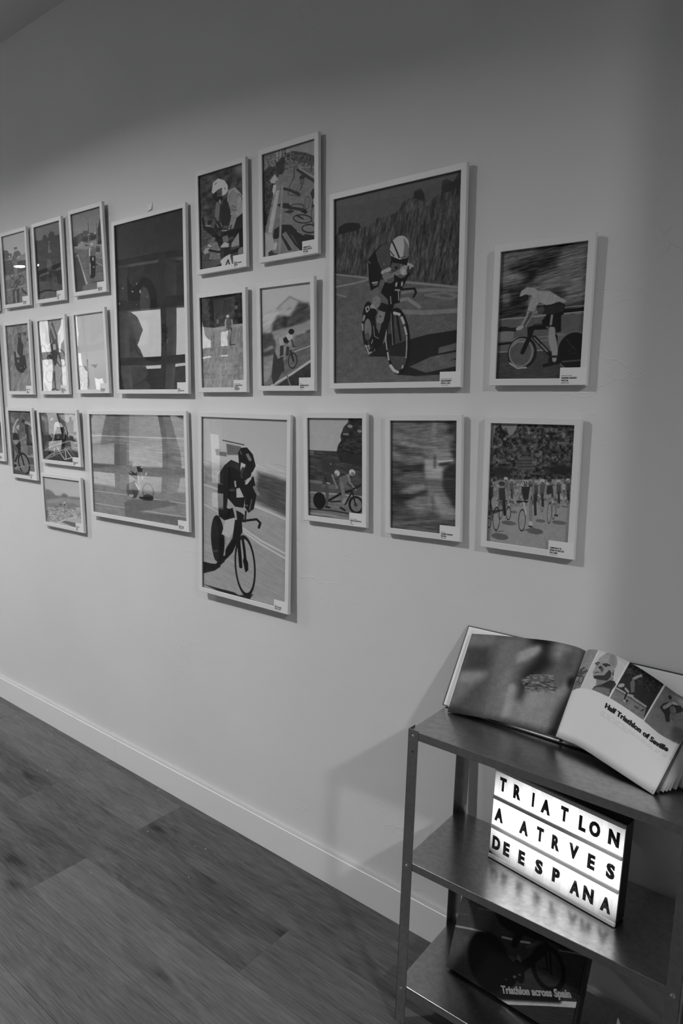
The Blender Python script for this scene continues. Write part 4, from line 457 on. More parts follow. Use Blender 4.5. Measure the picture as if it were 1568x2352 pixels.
'b1':(51,148,160,[('G',[(0,84),(.3,88),(.6,100),(1,95)]),('N',20,4.3,4.3,0,1,[]),('E',112,5.1,.114,.142,5.1,7.7,0),('P',105,.5,[(.06,.474),(.397,.446),(.613,.52),(.989,.522),(1.0,1.0),(-.001,1.0)]),('N',10,3.4,1.2,5,6,[(.06,.474),(.989,.522),(1.0,1.0),(-.001,1.0)]),('P',120,.5,[(.07,.465),(.277,.456),(.329,.524),(.106,.531)]),('E',120,.5,.606,.48,4.3,2.9,0),('P',125,.4,[(.723,.471),(.972,.514),(.697,.511)]),('P',80,.7,[(.707,.54),(.997,.547),(.994,.632),(.677,.678)]),('L',135,.3,1.0,[(.657,.691),(.997,.693)]),('P',82,.7,[(.669,.713),(1.003,.702),(.991,.814),(.708,.833)]),('P',48,.4,[(.653,.2),(.782,.203),(.89,.223),(.925,.284),(1.002,.372),(.986,.522),(.71,.528),(.722,.402),(.652,.348)]),('L',48,.3,1.7,[(.722,.402),(.696,.517)]),('P',130,.4,[(.651,.172),(.696,.154),(.776,.156),(.883,.184),(.95,.205),(.905,.229),(.813,.208),(.687,.191)]),('E',46,.4,.594,.156,3.2,4.4,0),('E',100,.3,.564,.23,2.6,1.2,0),('L',122,.3,1.0,[(.909,.285),(.913,.341),(.971,.367)]),('L',56,.3,1.2,[(.787,.327),(.836,.399)]),('L',56,.3,1.0,[(.655,.336),(.758,.458),(.975,.497)]),('L',112,.3,[2.2,2.0],[(.395,.458),(.641,.396)]),('E',120,.3,.661,.381,1.7,5.1,0),('P',120,.5,[(.1,.257),(.184,.241),(.283,.288),(.318,.391),(.321,.449),(.055,.456)]),('P',44,.5,[(.074,.363),(.168,.343),(.285,.351),(.326,.391),(.355,.448),(.054,.459)]),('L',160,.3,[1.4,1.4,1.7,1.5],[(.372,.126),(.268,.173),(.158,.245),(.094,.333)]),('P',145,.3,[(.223,.255),(.333,.221),(.414,.216),(.39,.263),(.347,.304)]),('L',85,.4,2.4,[(.446,.238),(.403,.423)]),('L',50,.3,.5,[(.223,.255),(.358,.326),(.314,.443)]),('P',40,.4,[(.018,.54),(.21,.528),(.378,.458),(.406,.556),(.357,.656),(.239,.69),(.231,.579),(.021,.598)]),('P',78,.5,[(.031,.486),(.125,.524),(.259,.607),(.246,.661),(.091,.666),(.028,.569)]),('L',110,.5,1.7,[(.098,.637),(.108,.666)]),('P',36,.5,[(.038,.598),(.076,.655),(.023,.805),(.01,.717)]),('L',42,.4,1.9,[(.221,.697),(.076,.803)]),('P',130,.3,[(.041,.804),(.106,.819),(.186,.845),(.117,.848),(.052,.828)]),('P',28,.5,[(.022,.847),(.167,.852),(.073,.886),(.019,.895)]),('L',118,.3,.9,[(.396,.562),(.485,.576),(.411,.608)]),('E',108,.4,.486,.826,9.4,19.1,-6),('R',36,.3,.477,.817,13.4,25.5,-6,4.4),('L',36,.3,1.5,[(.36,.644),(.475,.838)]),('L',130,.3,1.0,[(.031,.919),(.262,.883),(.471,.858)]),('L',122,.3,1.0,[(.692,.832),(.841,.821),(.988,.827)]),('P',72,.7,[(.027,.936),(.386,.936),(.608,.989),(.372,.995),(.003,1.0)])]),
'b2':(83,111,160,[('G',[(0,50),(.7,56),(1,60)]),('N',24,2.7,6.8,0,1,[]),('P',128,6.0,[(.501,.011),(.997,.004),(1.006,.331),(.873,.41),(.829,.243),(.739,.197),(.602,.129)]),('P',60,1.9,[(.758,.173),(.905,.132),(.877,.506),(.75,.513)]),('E',96,5.4,.138,.155,5.4,8.2,0),('E',88,5.4,.145,.306,4.1,12.2,0),('E',110,1.1,.064,.119,3.3,5.4,0),('N',16,1.9,4.1,0,2,[(.501,.011),(.997,.004),(1.006,.331),(.738,.343)]),('L',90,.4,.5,[(.011,.407),(.371,.409),(.999,.397)]),('L',32,.7,1.4,[(.702,.381),(1.0,.385)]),('P',40,1.1,[(.02,.616),(1.02,.617),(1.032,.676),(.018,.705)]),('P',60,.8,[(.018,.705),(1.03,.688),(1.0,1.001),(-.0,1.002)]),('N',14,5.4,1.6,4,3,[(.018,.705),(1.03,.688),(1.0,1.001),(-.0,1.002)]),('L',130,.3,.7,[(.633,.69),(1.012,.687)]),('L',52,1.4,[2.2,3.5,3.3,2.4],[(.831,.086),(.825,.279),(.821,.521),(.832,.762)]),('P',28,1.1,[(.671,.371),(1.016,.379),(1.028,.414),(.665,.42)]),('P',140,.5,[(.861,.456),(.959,.444),(.957,.519),(.875,.524)]),('L',140,.4,1.2,[(.938,.526),(.921,.599)]),('E',130,.5,.743,.464,1.9,4.4,0),('E',130,.5,.268,.489,2.7,2.7,0),('P',156,.5,[(.363,.26),(.396,.197),(.465,.176),(.56,.203),(.627,.275),(.533,.293),(.444,.282),(.399,.383),(.347,.41)]),('L',60,.3,.5,[(.51,.211),(.528,.227)]),('P',18,.5,[(.524,.303),(.632,.284),(.661,.383),(.684,.467),(.646,.579),(.565,.584),(.567,.424)]),('L',140,.5,1.4,[(.656,.286),(.682,.413)]),('L',105,.4,1.0,[(.638,.372),(.605,.521)]),('L',140,.5,[1.9,1.5,1.1],[(.383,.334),(.351,.435),(.303,.55),(.252,.628)]),('L',30,.5,1.4,[(.407,.382),(.381,.533)]),('E',136,.5,.328,.134,4.1,3.5,-35),('E',30,.4,.341,.167,2.7,2.4,0),('E',136,.4,.284,.144,1.4,3.0,0),('P',24,.7,[(.354,.547),(.456,.529),(.651,.542),(.633,.69),(.567,.707),(.376,.645)]),('L',110,.4,1.1,[(.439,.53),(.479,.478)]),('L',20,.5,[2.2,2.2,1.9],[(.161,.86),(.192,.77),(.317,.717)]),('L',20,.5,1.9,[(.317,.717),(.384,.713)]),('L',156,.3,1.1,[(.401,.718),(.484,.849),(.579,.952)]),('L',156,.3,1.1,[(.578,.958),(.777,.905)]),('L',156,.3,1.1,[(.628,.734),(.715,.819),(.781,.905)]),('L',156,.3,1.1,[(.616,.728),(.623,.948)]),('L',140,.3,1.1,[(.318,.736),(.289,.895)]),('L',118,.5,1.5,[(.019,.986),(.231,.868),(.459,.789),(.726,.721)]),('L',112,.5,1.2,[(.044,.996),(.349,.871),(.571,.805)]),('L',112,.5,1.4,[(.023,.807),(.251,.703),(.494,.632),(.753,.561)]),('L',100,.5,.8,[(.728,.708),(.865,.892)])]),
'b3':(83,107,162,[('G',[(0,160),(.25,165),(1,145)]),('P',104,1.9,[(.014,.281),(.131,.28),(.222,.316),(.309,.389),(.443,.373),(.514,.314),(.595,.317),(.664,.366),(.8,.355),(.997,.344),(.996,.554),(.01,.689)]),('P',130,1.9,[(.025,.516),(.473,.408),(1.0,.393),(1.004,.541),(.016,.662)]),('P',112,1.6,[(.018,.595),(.63,.49),(1.021,.526),(.618,.631),(.02,.674)]),('B',1.4),('P',136,1.4,[(.016,.675),(.618,.631),(1.021,.526),(1.001,.901),(-.0,1.007)]),('N',48,3.5,2.4,-10,1,[(.02,.635),(.622,.593),(1.02,.539),(1.001,.901),(-.0,1.007)]),('P',100,1.6,[(.01,.741),(.057,.748),(.033,.923),(.005,.94)]),('P',152,.8,[(.256,1.013),(.534,.866),(.83,.784),(1.002,.777),(.995,.99),(.86,.999)]),('P',84,1.6,[(.413,.943),(.532,.899),(.757,.902),(.993,.897),(1.0,1.0),(.86,1.002),(.686,.989)]),('L',168,.5,1.2,[(.274,1.003),(.535,.863),(.83,.775)]),('E',165,.4,.544,.511,2.2,2.4,0),('L',150,.4,1.1,[(.463,.537),(.514,.518)]),('E',60,.4,.546,.558,1.4,3.3,0),('L',80,.5,1.2,[(.409,.583),(.446,.546)]),('L',150,.4,.8,[(.577,.548),(.559,.601)]),('L',156,.5,1.2,[(.479,.638),(.512,.735),(.514,.812)]),('R',108,.3,.552,.768,4.9,11.4,0,.8),('E',110,.7,.523,.708,1.9,5.4,0)]),
'b4':(214,239,160,[('G',[(0,90),(.2,94),(.25,104),(.5,98),(.6,112),(1,118)]),('N',26,22.4,1.2,3,1,[(-.012,.192),(1.0,.183),(1.001,.498),(.004,.532)]),('N',10,13.8,3.4,4,2,[]),('P',82,2.4,[(.002,.284),(.401,.265),(.392,.486),(.012,.547)]),('L',140,1.0,1.4,[(.0,.215),(.999,.204)]),('L',112,1.0,.9,[(-.003,.285),(.997,.27)]),('L',152,.5,1.0,[(.01,.781),(.38,.779)]),('L',152,.5,1.0,[(.654,.784),(1.0,.784)]),('L',154,.5,1.0,[(.004,.91),(1.0,.909)]),('P',92,3.1,[(.352,.861),(.429,.814),(.806,.78),(.908,.802),(.651,.886),(.49,.931),(1.001,.912),(1.0,1.001),(.359,.995)]),('E',110,.7,.614,.722,12.7,20.0,0),('E',52,1.0,.616,.776,11.4,7.6,0),('R',52,.5,.614,.722,12.7,20.0,0,1.7),('P',36,1.0,[(.512,.782),(.663,.759),(.658,.792),(.591,.808),(.527,.798)]),('E',70,.7,.449,.723,12.4,18.9,0),('E',58,.7,.474,.713,6.9,20.3,0),('R',60,.5,.446,.725,13.8,18.6,0,1.4),('P',142,.7,[(.406,.772),(.464,.765),(.446,.797),(.413,.794)]),('P',46,.7,[(.403,.529),(.456,.546),(.504,.553),(.506,.607),(.47,.604),(.422,.572)]),('P',112,.9,[(.455,.47),(.5,.459),(.527,.49),(.517,.527),(.476,.552),(.457,.517)]),('P',40,.9,[(.499,.485),(.567,.486),(.561,.537),(.513,.541)]),('L',46,.7,2.1,[(.454,.583),(.494,.609)]),('P',135,.9,[(.504,.564),(.523,.584),(.529,.649),(.55,.733),(.533,.764),(.513,.65)]),('L',160,.5,1.5,[(.484,.653),(.519,.708)]),('E',44,.7,.44,.464,4.8,6.5,0),('L',120,.5,1.7,[(.399,.529),(.439,.559)]),('L',165,.3,1.2,[(.551,.498),(.564,.49)]),('L',165,.3,1.5,[(.596,.563),(.604,.544)]),('L',165,.3,1.0,[(.558,.606),(.563,.587)]),('L',150,.3,.7,[(.553,.545),(.552,.574)]),('E',150,.3,.484,.548,1.4,1.7,0)]),
'B':(154,395,150,[('G',[(0,34),(.6,36),(1,40)]),('N',6,12.0,12.0,0,1,[]),('L',14,1.0,[8.8,10.0,9.2,8.0,6.0],[(.542,.53),(.535,.438),(.475,.374),(.411,.353),(.343,.381)]),('P',13,1.2,[(.146,.302),(.203,.357),(.249,.386),(.318,.365),(.367,.414),(.35,.464),(.161,.456)]),('E',52,1.2,.421,.483,12.0,36.0,0),('E',120,.4,.084,.377,1.8,1.4,0),('E',130,.4,.236,.406,2.8,1.6,20),('E',140,.4,.354,.413,1.6,4.0,0),('E',110,.4,.302,.364,1.2,2.8,0),('E',120,.4,.161,.457,1.2,1.0,0),('E',120,.4,.025,.467,1.2,2.8,0),('E',110,.4,.292,.487,1.0,1.0,0),('E',100,.4,.457,.449,1.0,2.8,0),('P',20,1.2,[(.664,.616),(.739,.624),(.747,.705),(.663,.743)]),('N',60,1.6,4.0,-20,2,[(.67,.621),(.745,.624),(.739,.73),(.663,.733)]),('E',34,1.6,.376,.651,20.0,42.0,0),('R',24,1.2,.377,.724,20.0,30.0,0,4.4),('E',24,1.2,.537,.801,22.0,12.0,0),('P',44,2.0,[(.657,.743),(.72,.729),(.678,.815),(.652,.824)]),('R',26,1.0,.039,.564,5.2,12.0,0,2.0),('R',26,1.0,.042,.849,4.4,10.0,0,1.8),('L',60,.6,1.0,[(.029,.247),(.082,.246)]),('P',58,8.0,[(.219,.582),(.473,.583),(.45,.726),(.275,.731)])]),
's0':(60,200,160,[('G',[(0,70),(.5,60),(1,90)]),('N',40,30,30,0,1,[]),('E',170,6,.93,.7,10,8,0),('P',60,4,[(.8,.72),(1,.72),(1,.8),(.8,.8)])]),
's1':(60,160,155,[('G',[(0,120),(1,80)]),('N',30,30,30,0,1,[])]),
'pl':(259,198,168,[('G',[(0,74),(1,74)]),('P',90,23.0,[(.097,-.014),(.233,-.03),(.211,.198),(.151,.211)]),('P',84,19.1,[(-.004,.001),(.097,-.014),(.107,.097),(.008,.117)]),('N',26,11.5,1.0,-23,1,[(-.003,.006),(.083,-.006),(.092,.1),(.006,.107)]),('L',128,1.1,2.5,[(.008,.136),(.069,.136),(.133,.138)]),('P',44,19.1,[(.006,.149),(.205,.143),(.253,.374),(.253,.441),(.014,.478)]),('P',110,6.7,[(.014,.489),(.272,.452),(.261,.538),(.208,.583),(.008,.634)]),('P',86,8.6,[(.006,.624),(.196,.596),(.112,.789),(.058,.912),(.003,.928)]),('N',44,3.1,1.0,-19,2,[(.014,.489),(.147,.493),(.158,.606),(.104,.791),(.044,.921),(.0,.934),(.003,.646)]),('P',58,30.6,[(.231,.545),(.277,.471),(.256,.066),(.283,.111),(.279,.743),(.234,.99),(.002,.994),(.104,.791)]),('P',88,30.6,[(.286,.06),(.444,.027),(.464,.323),(.464,.733),(.468,.972),(.336,.981),(.321,.46)]),('P',102,23.0,[(.415,.437),(.473,.362),(.467,.557),(.492,.96),(.444,.969)]),('P',44,15.3,[(-.007,.92),(.058,.912),(.223,.982),(-.001,1.0)]),('P',60,23.0,[(.178,.76),(.246,.741),(.231,.98),(.15,.983)]),('P',106,7.7,[(.478,.574),(.652,.579),(.916,.488),(.959,.496),(.912,.756),(.93,1.003),(1.0,1.0),(.75,.978),(.492,.967)]),('B',5.0),('P',118,1.5,[(.477,.57),(.498,.559),(.533,.611),(.549,.895),(.518,.957),(.493,.965)]),('B',1.0),('P',118,4.8,[(.477,.57),(.517,.544),(.562,.634),(.564,.891),(.518,.957),(.493,.965)]),('P',16,34.4,[(.53,-.04),(.714,-.048),(.813,-.04),(.759,.078),(.786,.247),(.713,.383),(.629,.484),(.625,.708),(.578,.701),(.564,.4),(.649,.151),(.626,.087),(.576,.118)]),('E',118,21.4,.548,.184,26.8,11.9,-39),('P',118,7.7,[(.482,.309),(.481,.179),(.615,.07),(.643,.113),(.569,.238)]),('E',104,42.1,.794,.08,15.3,24.9,1),('E',112,30.6,.717,.692,19.1,23.0,-9),('P',60,23.0,[(.851,.115),(.916,.101),(.931,.27),(.848,.271)]),('B',2.7),('P',78,5.7,[(.564,.491),(.627,.414),(.803,.37),(.865,.452),(.89,.524),(.861,.552),(.658,.602),(.624,.586)]),('N',56,7.7,1.9,-3,3,[(.562,.481),(.624,.405),(.809,.368),(.896,.523),(.863,.557),(.622,.607)]),('P',24,4.8,[(.606,.571),(.608,.52),(.642,.506),(.622,.546)]),('P',112,23.0,[(1.0,.006),(1.029,.018),(.988,.391),(.946,.499),(.907,.51),(.953,.361)]),('P',96,23.0,[(.943,.432),(.995,.418),(.974,.867),(.932,.951),(.914,.706)]),('P',18,26.8,[(.992,.027),(1.044,.025),(1.026,.381),(1.011,.707),(1.001,1.005),(.936,1.0),(.945,.747),(.985,.489),(.972,.299)]),('E',20,15.3,.966,.387,7.7,11.5,1)]),
'pr':(278,213,168,[('G',[(0,166),(1,166)]),('P',106,.4,[(.01,.011),(.076,-.016),(.153,-.034),(.088,.434),(.046,.448),(.002,.47)]),('P',88,.7,[(.014,.346),(.105,.275),(.088,.432),(.002,.47)]),('P',60,1.1,[(.001,.258),(.025,.191),(.06,.204),(.103,.221),(.101,.261),(.047,.307)]),('R',42,.5,.067,.343,7.4,9.9,-13,2.1),('E',130,.5,.029,.199,4.3,2.8,-28),('L',48,.5,1.8,[(.015,.232),(.006,.298),(.039,.304)]),('L',120,.5,1.4,[(.056,.241),(.11,.199)]),('L',50,.5,1.2,[(.01,.384),(.042,.363)]),('L',60,.5,1.4,[(.07,.259),(.11,.242)]),('L',60,.5,.9,[(.039,.401),(.073,.397)]),('P',150,.4,[(.166,-.034),(.291,-.057),(.427,-.056),(.363,.413),(.228,.416),(.094,.433)]),('P',96,1.1,[(.211,.299),(.306,.273),(.336,.193),(.357,.231),(.299,.338),(.226,.387)]),('P',112,1.1,[(.178,.277),(.161,.24),(.168,.214),(.17,.154),(.193,.114),(.276,.104),(.328,.148),(.341,.207),(.306,.273),(.239,.294),(.198,.303)]),('P',118,.9,[(.17,.145),(.18,.076),(.227,.004),(.278,-.014),(.323,.017),(.345,.07),(.336,.161),(.29,.121),(.223,.116)]),('E',104,10.6,.299,.065,8.9,14.2,-28),('L',44,.7,1.6,[(.163,.146),(.177,.131),(.192,.129)]),('L',36,.7,2.0,[(.228,.132),(.253,.119),(.285,.119)]),('E',44,.7,.181,.151,2.8,1.6,-18),('E',38,.7,.253,.137,4.6,2.3,-13),('P',34,.9,[(.195,.178),(.207,.156),(.226,.157),(.23,.18),(.216,.193)]),('P',60,1.8,[(.219,.148),(.246,.182),(.237,.222),(.221,.198)]),('L',62,.7,1.4,[(.184,.245),(.195,.23),(.21,.226)]),('P',36,1.8,[(.176,.278),(.199,.263),(.238,.247),(.264,.235),(.296,.159),(.324,.183),(.326,.225),(.306,.273),(.26,.289),(.219,.299),(.19,.299)]),('E',112,1.1,.202,.249,3.9,2.1,-28),('L',70,.5,.9,[(.328,.148),(.34,.152)]),('L',52,.5,1.6,[(.335,.168),(.341,.194)]),('P',40,.9,[(.202,.416),(.214,.375),(.29,.311),(.329,.254),(.368,.241),(.39,.266),(.372,.335),(.365,.41),(.28,.413)]),('P',84,2.1,[(.2,.417),(.23,.375),(.302,.346),(.357,.335),(.362,.412),(.28,.415)]),('P',30,2.1,[(.268,.333),(.33,.257),(.37,.248),(.364,.313),(.314,.338)]),('L',112,.4,.7,[(.34,.391),(.345,.374),(.361,.377)]),('P',26,.4,[(.441,-.054),(.721,-.034),(.685,.423),(.379,.415)]),('N',36,2.5,2.5,-28,1,[(.441,-.054),(.721,-.034),(.707,.136),(.411,.162)]),('P',90,.7,[(.396,.296),(.529,.29),(.67,.29),(.685,.423),(.379,.415)]),('N',20,1.4,1.4,-28,2,[(.396,.296),(.67,.29),(.685,.423),(.379,.415)]),('L',118,.5,2.0,[(.396,.295),(.481,.296)]),('L',112,.5,2.3,[(.551,.293),(.664,.294)]),('L',45,.4,.9,[(.401,.31),(.671,.311)]),('L',112,.7,2.5,[(.503,.128),(.525,.089),(.548,.057)]),('P',76,.9,[(.489,.179),(.502,.12),(.525,.155),(.545,.236),(.522,.26)]),('L',118,.7,2.5,[(.472,.255),(.499,.267)]),('L',118,.7,2.5,[(.509,.295),(.543,.281)]),('E',124,.7,.431,.247,8.2,3.9,-36),('L',22,.5,1.8,[(.493,.289),(.492,.346)]),('E',126,.5,.497,.369,2.5,2.8,-28),('E',30,.5,.516,.352,2.5,2.8,-28),('L',40,.5,1.4,[(.586,.357),(.614,.356)]),('L',30,.5,1.1,[(.645,.356),(.658,.333)]),('P',86,.4,[(.734,-.034),(1.007,-.012),(.996,.456),(.695,.428)]),('P',112,10.6,[(.823,.026),(.956,.002),(1.009,.007),(1.009,.131),(.88,.07)]),('E',32,1.4,.794,.066,3.9,4.3,-28),('E',56,14.2,.951,.345,12.4,21.3,-8),('P',28,1.8,[(.757,.213),(.766,.165),(.811,.092),(.888,.089),(.919,.118),(.909,.142),(.866,.198),(.842,.206),(.866,.284),(.842,.3),(.81,.245),(.784,.229)]),('P',122,1.4,[(.816,.105),(.831,.078),(.857,.077),(.87,.093),(.831,.111)]),('L',105,.9,3.5,[(.785,.189),(.805,.146),(.817,.109)]),('E',74,1.1,.851,.161,6.4,8.5,-28),('P',76,7.1,[(.855,.205),(.933,.151),(.974,.302),(.914,.302),(.861,.253)]),('N',14,2.1,2.1,-28,3,[(.808,.119),(.922,.125),(.974,.302),(.874,.287)]),('L',138,.4,.5,[(.352,.57),(.383,.572)]),('L',138,.4,.5,[(.4,.573),(.429,.574)]),('L',138,.4,.5,[(.443,.575),(.475,.577)]),('L',138,.4,.5,[(.494,.578),(.581,.583)]),('L',138,.4,.5,[(.595,.584),(.671,.588)]),('L',138,.4,.5,[(.686,.589),(.708,.59)]),('L',138,.4,.5,[(.73,.591),(.774,.594)]),('L',138,.4,.5,[(.789,.595),(.832,.597)]),('L',138,.4,.5,[(.861,.599),(.869,.599)]),('L',138,.4,.5,[(.879,.6),(.897,.601)]),('L',138,.4,.5,[(.919,.602),(.962,.604)]),('L',138,.4,.5,[(.98,.605),(1.061,.61)]),('L',138,.4,.5,[(.343,.589),(.382,.591)]),('L',138,.4,.5,[(.405,.592),(.436,.594)]),('L',138,.4,.5,[(.474,.596),(.52,.599)]),('L',138,.4,.5,[(.558,.601),(.588,.602)]),('L',138,.4,.5,[(.603,.603),(.678,.607)]),('L',138,.4,.5,[(.693,.608),(.766,.612)]),('L',138,.4,.5,[(.781,.613),(.84,.616)]),('L',138,.4,.5,[(.854,.617),(.883,.618)]),('L',138,.4,.5,[(.926,.621),(.955,.622)]),('L',138,.4,.5,[(.983,.624),(1.047,.627)]),('L',138,.4,.5,[(.342,.608),(.412,.612)]),('L',138,.4,.5,[(.42,.612),(.451,.614)]),('L',138,.4,.5,[(.458,.614),(.519,.617)]),('L',138,.4,.5,[(.527,.618),(.618,.623)]),('L',80,.4,.5,[(.976,.968),(.982,.973)])]),
'cv':(322,207,135,[('G',[(0,30),(.4,26),(1,20)]),('P',46,42.9,[(-.12,.127),(.259,.151),(.243,.409),(.108,.759),(-.007,.995),(-.062,.777)]),('P',24,57.2,[(.703,.503),(1.037,.335),(.987,.979),(.489,1.101)]),('N',5,19.5,1.3,-18,1,[]),('L',72,2.2,1.7,[(.009,.165),(.187,.114)]),('L',22,11.9,5.6,[(.022,.142),(.303,.119)]),('L',60,1.7,1.3,[(.152,.207),(.276,.151)]),('L',58,1.3,.9,[(-.0,.37),(.096,.33)]),('L',40,.7,.4,[(-.001,.832),(.093,.772)]),('L',106,1.1,2.2,[(-.008,.529),(.127,.465),(.252,.415)]),('L',100,1.1,2.2,[(.387,.369),(.468,.336)]),('L',108,1.1,2.4,[(.527,.314),(.598,.276)]),('L',78,1.1,1.5,[(.816,.194),(.926,.139),(1.006,.111)]),('P',104,1.3,[(.427,1.009),(.533,.935),(.743,.777),(1.002,.588),(1.005,.648),(.817,.784),(.508,1.022)]),('L',10,9.5,8.7,[(.333,.974),(.467,.96),(.872,.664)]),('E',4,10.5,.321,.69,55.3,64.0,-28),('E',4,1.7,.465,.694,30.4,32.5,-28),('P',5,5.7,[(.297,.18),(.303,.119),(.407,.065),(.565,.078),(.731,.081),(.789,.079),(.871,.099),(.862,.158),(.831,.172),(.785,.155),(.727,.158),(.66,.209),(.609,.217),(.512,.237),(.454,.27),(.357,.256)]),('L',5,2.2,[13.0,10.8,7.8],[(.514,.095),(.514,.203),(.486,.376)]),('E',50,2.2,.815,.111,5.6,3.0,-8),('E',50,5.7,.543,.493,5.6,7.8,-28),('E',34,6.7,.624,.45,3.0,10.8,-28),('L',40,5.7,3.5,[(.587,.33),(.662,.219)]),('R',6,1.1,.763,.425,42.1,48.1,-28,10.8),('L',6,.9,2.8,[(.725,.296),(.763,.445)]),('L',6,.9,3.0,[(.75,.256),(.792,.457)]),('L',6,.9,1.7,[(.729,.451),(.753,.441)]),('L',6,1.3,9.5,[(.722,.225),(.668,.363),(.583,.557)]),('E',6,1.3,.562,.617,13.4,24.3,-28),('E',36,1.7,.573,.644,3.0,2.2,-28),('E',40,1.3,.539,.694,4.3,3.0,-28),('E',30,1.1,.48,.768,3.0,1.7,-28)])}

HEAD_U0, HEAD_U1, HEAD_V, HEAD_SLOPE = .363, .945, .475, -.042

# ---------------------------------------------------------------- the room
YW = 0.018                                   # face of the picture wall
def struct(name, bm, m, parent=None, **k):
    o = obj(name, bm, m, parent, **k)
    o['kind'] = 'structure'
    return o

struct('floor', boxes((-13.2, 4.2, -4.3, .12, -.1, 0)), M_FLOOR)
struct('wall_back', boxes((-13.2, 4.2, YW, .16, 0, 2.95)), M_WALL)
struct('ceiling', boxes((-13.2, 4.2, -2.8, .16, 2.95, 3.05)), M_CEIL)
struct('ceiling_high', boxes((-13.2, 4.2, -4.4, -2.7, 3.75, 3.85)), M_CEIL)
struct('wall_soffit', boxes((-13.2, 4.2, -2.8, -2.7, 3.05, 3.75)), M_CEIL)
struct('wall_left', boxes((-13.3, -13.2, -4.3, .16, 0, 3.75)), M_ROOM)
struct('wall_right', boxes((4.2, 4.3, -4.3, .16, 0, 3.75)), M_ROOM)
struct('wall_corner', boxes((.07, .20, -.4355, YW, 0, 2.95)), M_WALL)
struct('wall_front', boxes((-13.2, WX0, WY - .1, WY, 0, 3.75), (WX1, 4.2, WY - .1, WY, 0, 3.75),
                           (WX0, WX1, WY - .1, WY, 0, WZ0), (WX0, WX1, WY - .1, WY, WZ1, 3.75)), M_ROOM)
# window: frame with mullions and rails as one part, the panes as another
bars = [(WX0, WX1, WY - .09, WY + .02, z - h / 2, z + h / 2) for z, h in ((WZ0 + .03, .06), (.61, .11), (2.10, .10), (2.83, .13), (WZ1 - .03, .06))]
bars += [(x - .05, x + .05, WY - .10, WY + .03, WZ0, WZ1) for x in (-11.15, -10.40, -9.53, -8.66, -7.755, -6.73, -6.25)]
win = struct('window_1', boxes(*bars), M_MULLION)
struct('window_pane', boxes((WX0, WX1, WY - .055, WY - .05, WZ0, WZ1)), M_PANE, win)

# baseboard: two lengths that meet in a fine joint
prof = [(YW, 0), (0, 0), (0, .1033), (.0014, .1046), (YW, .1042)]
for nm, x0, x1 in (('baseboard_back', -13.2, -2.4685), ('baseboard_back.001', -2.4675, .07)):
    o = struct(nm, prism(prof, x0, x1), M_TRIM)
    o.data.materials.append(M_LEDGE_SHADE)                 # ledge painted darker to offset the strong light from above
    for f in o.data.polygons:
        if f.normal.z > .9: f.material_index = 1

# outside the shop window
struct('exterior_ground', boxes((-70, 30, -60, -4.4, -.3, -.1)), M_ROAD)
struct('exterior_awning', prism([(-4.32, 3.52), (-4.32, 3.48), (-5.62, 3.08), (-5.62, 3.14)], -16, -5.4), M_SHADE)
struct('exterior_building', boxes((-27.5, -19.5, -20, -16, -.1, 3.1), (-20.5, -15, -24, -18, -.1, 4.2)), M_DARKB)
struct('exterior_building.001', boxes((-25.2, -23.0, -24, -21, -.1, 8.0), (-23.0, -21.0, -26, -22, -.1, 5.2)), M_PALEB)
struct('exterior_wall', boxes((-28.5, -14.5, -16, -15.6, -.1, .95)), M_PALEB)
bm = bmesh.new()
rnd = random.Random(4)
for i in range(26):
    bmesh.ops.create_icosphere(bm, subdivisions=2, radius=rnd.uniform(.4, .9),
        matrix=Matrix.Translation((-25.6 + rnd.uniform(-1.3, 1.1), -15.0 + rnd.uniform(-.8, .8), 3.0 + rnd.uniform(-.8, 1.6))))
cyl(bm, (-25.5, -15, -.1), (0, 0, 1), .2, 3.2)
struct('exterior_tree', bm, M_LEAF, smooth=True)
bm = bmesh.new()
for i in range(22):
    bmesh.ops.create_icosphere(bm, subdivisions=2, radius=rnd.uniform(.25, .5),
        matrix=Matrix.Translation((-11.7 + rnd.uniform(-.4, .5), -9.0 + rnd.uniform(-.4, .4), 3.9 + rnd.uniform(-.8, 1.0))))
cyl(bm, (-11.6, -9, -.1), (0, 0, 1), .06, 3.4)
struct('exterior_tree.001', bm, M_LEAF, smooth=True)

# ceiling downlights: a white ring, a frosted lens, and the lamp's own narrowed beam
for i, (x, y, watts, beam) in enumerate(LAMPS):
    t = empty('downlight', ('round white ceiling downlight farthest right, beyond the wall corner', 
        'round white ceiling downlight in front of the large framed photographs', 'round white ceiling downlight past the left end of the photographs',
        'round white ceiling downlight nearest the shop window')[i], 'ceiling light', Matrix.Translation((x, y, 2.95)), 'ceiling downlights')
    bm = bmesh.new()
    prof2 = ((.100, -.001), (.118, -.001), (.122, -.006), (.118, -.012), (.104, -.012), (.100, -.006))
    ring = [[bm.verts.new((r * math.cos(a), r * math.sin(a), z)) for r, z in prof2] for a in [k * math.tau / 40 for k in range(40)]]
    for k in range(40):
        for j in range(6):
            bm.faces.new((ring[k][j], ring[k][(j + 1) % 6], ring[(k + 1) % 40][(j + 1) % 6], ring[(k + 1) % 40][j]))
    bmesh.ops.recalc_face_normals(bm, faces=bm.faces)
    obj('trim_ring', bm, M_TRIM, t, smooth=True)
    bm = bmesh.new(); cyl(bm, (0, 0, -.0075), (0, 0, 1), .0995, .006, 40)
    obj('lens', bm, glow('lamp_lens', 25), t)
    ld = bpy.data.lights.new('downlight_beam', 'AREA')
    ld.shape = 'DISK'; ld.size = .19; ld.energy = watts; ld.spread = math.radians(beam)
    lo = link(bpy.data.objects.new('downlight_beam', ld), t)
    lo.location = (0, 0, -.013)

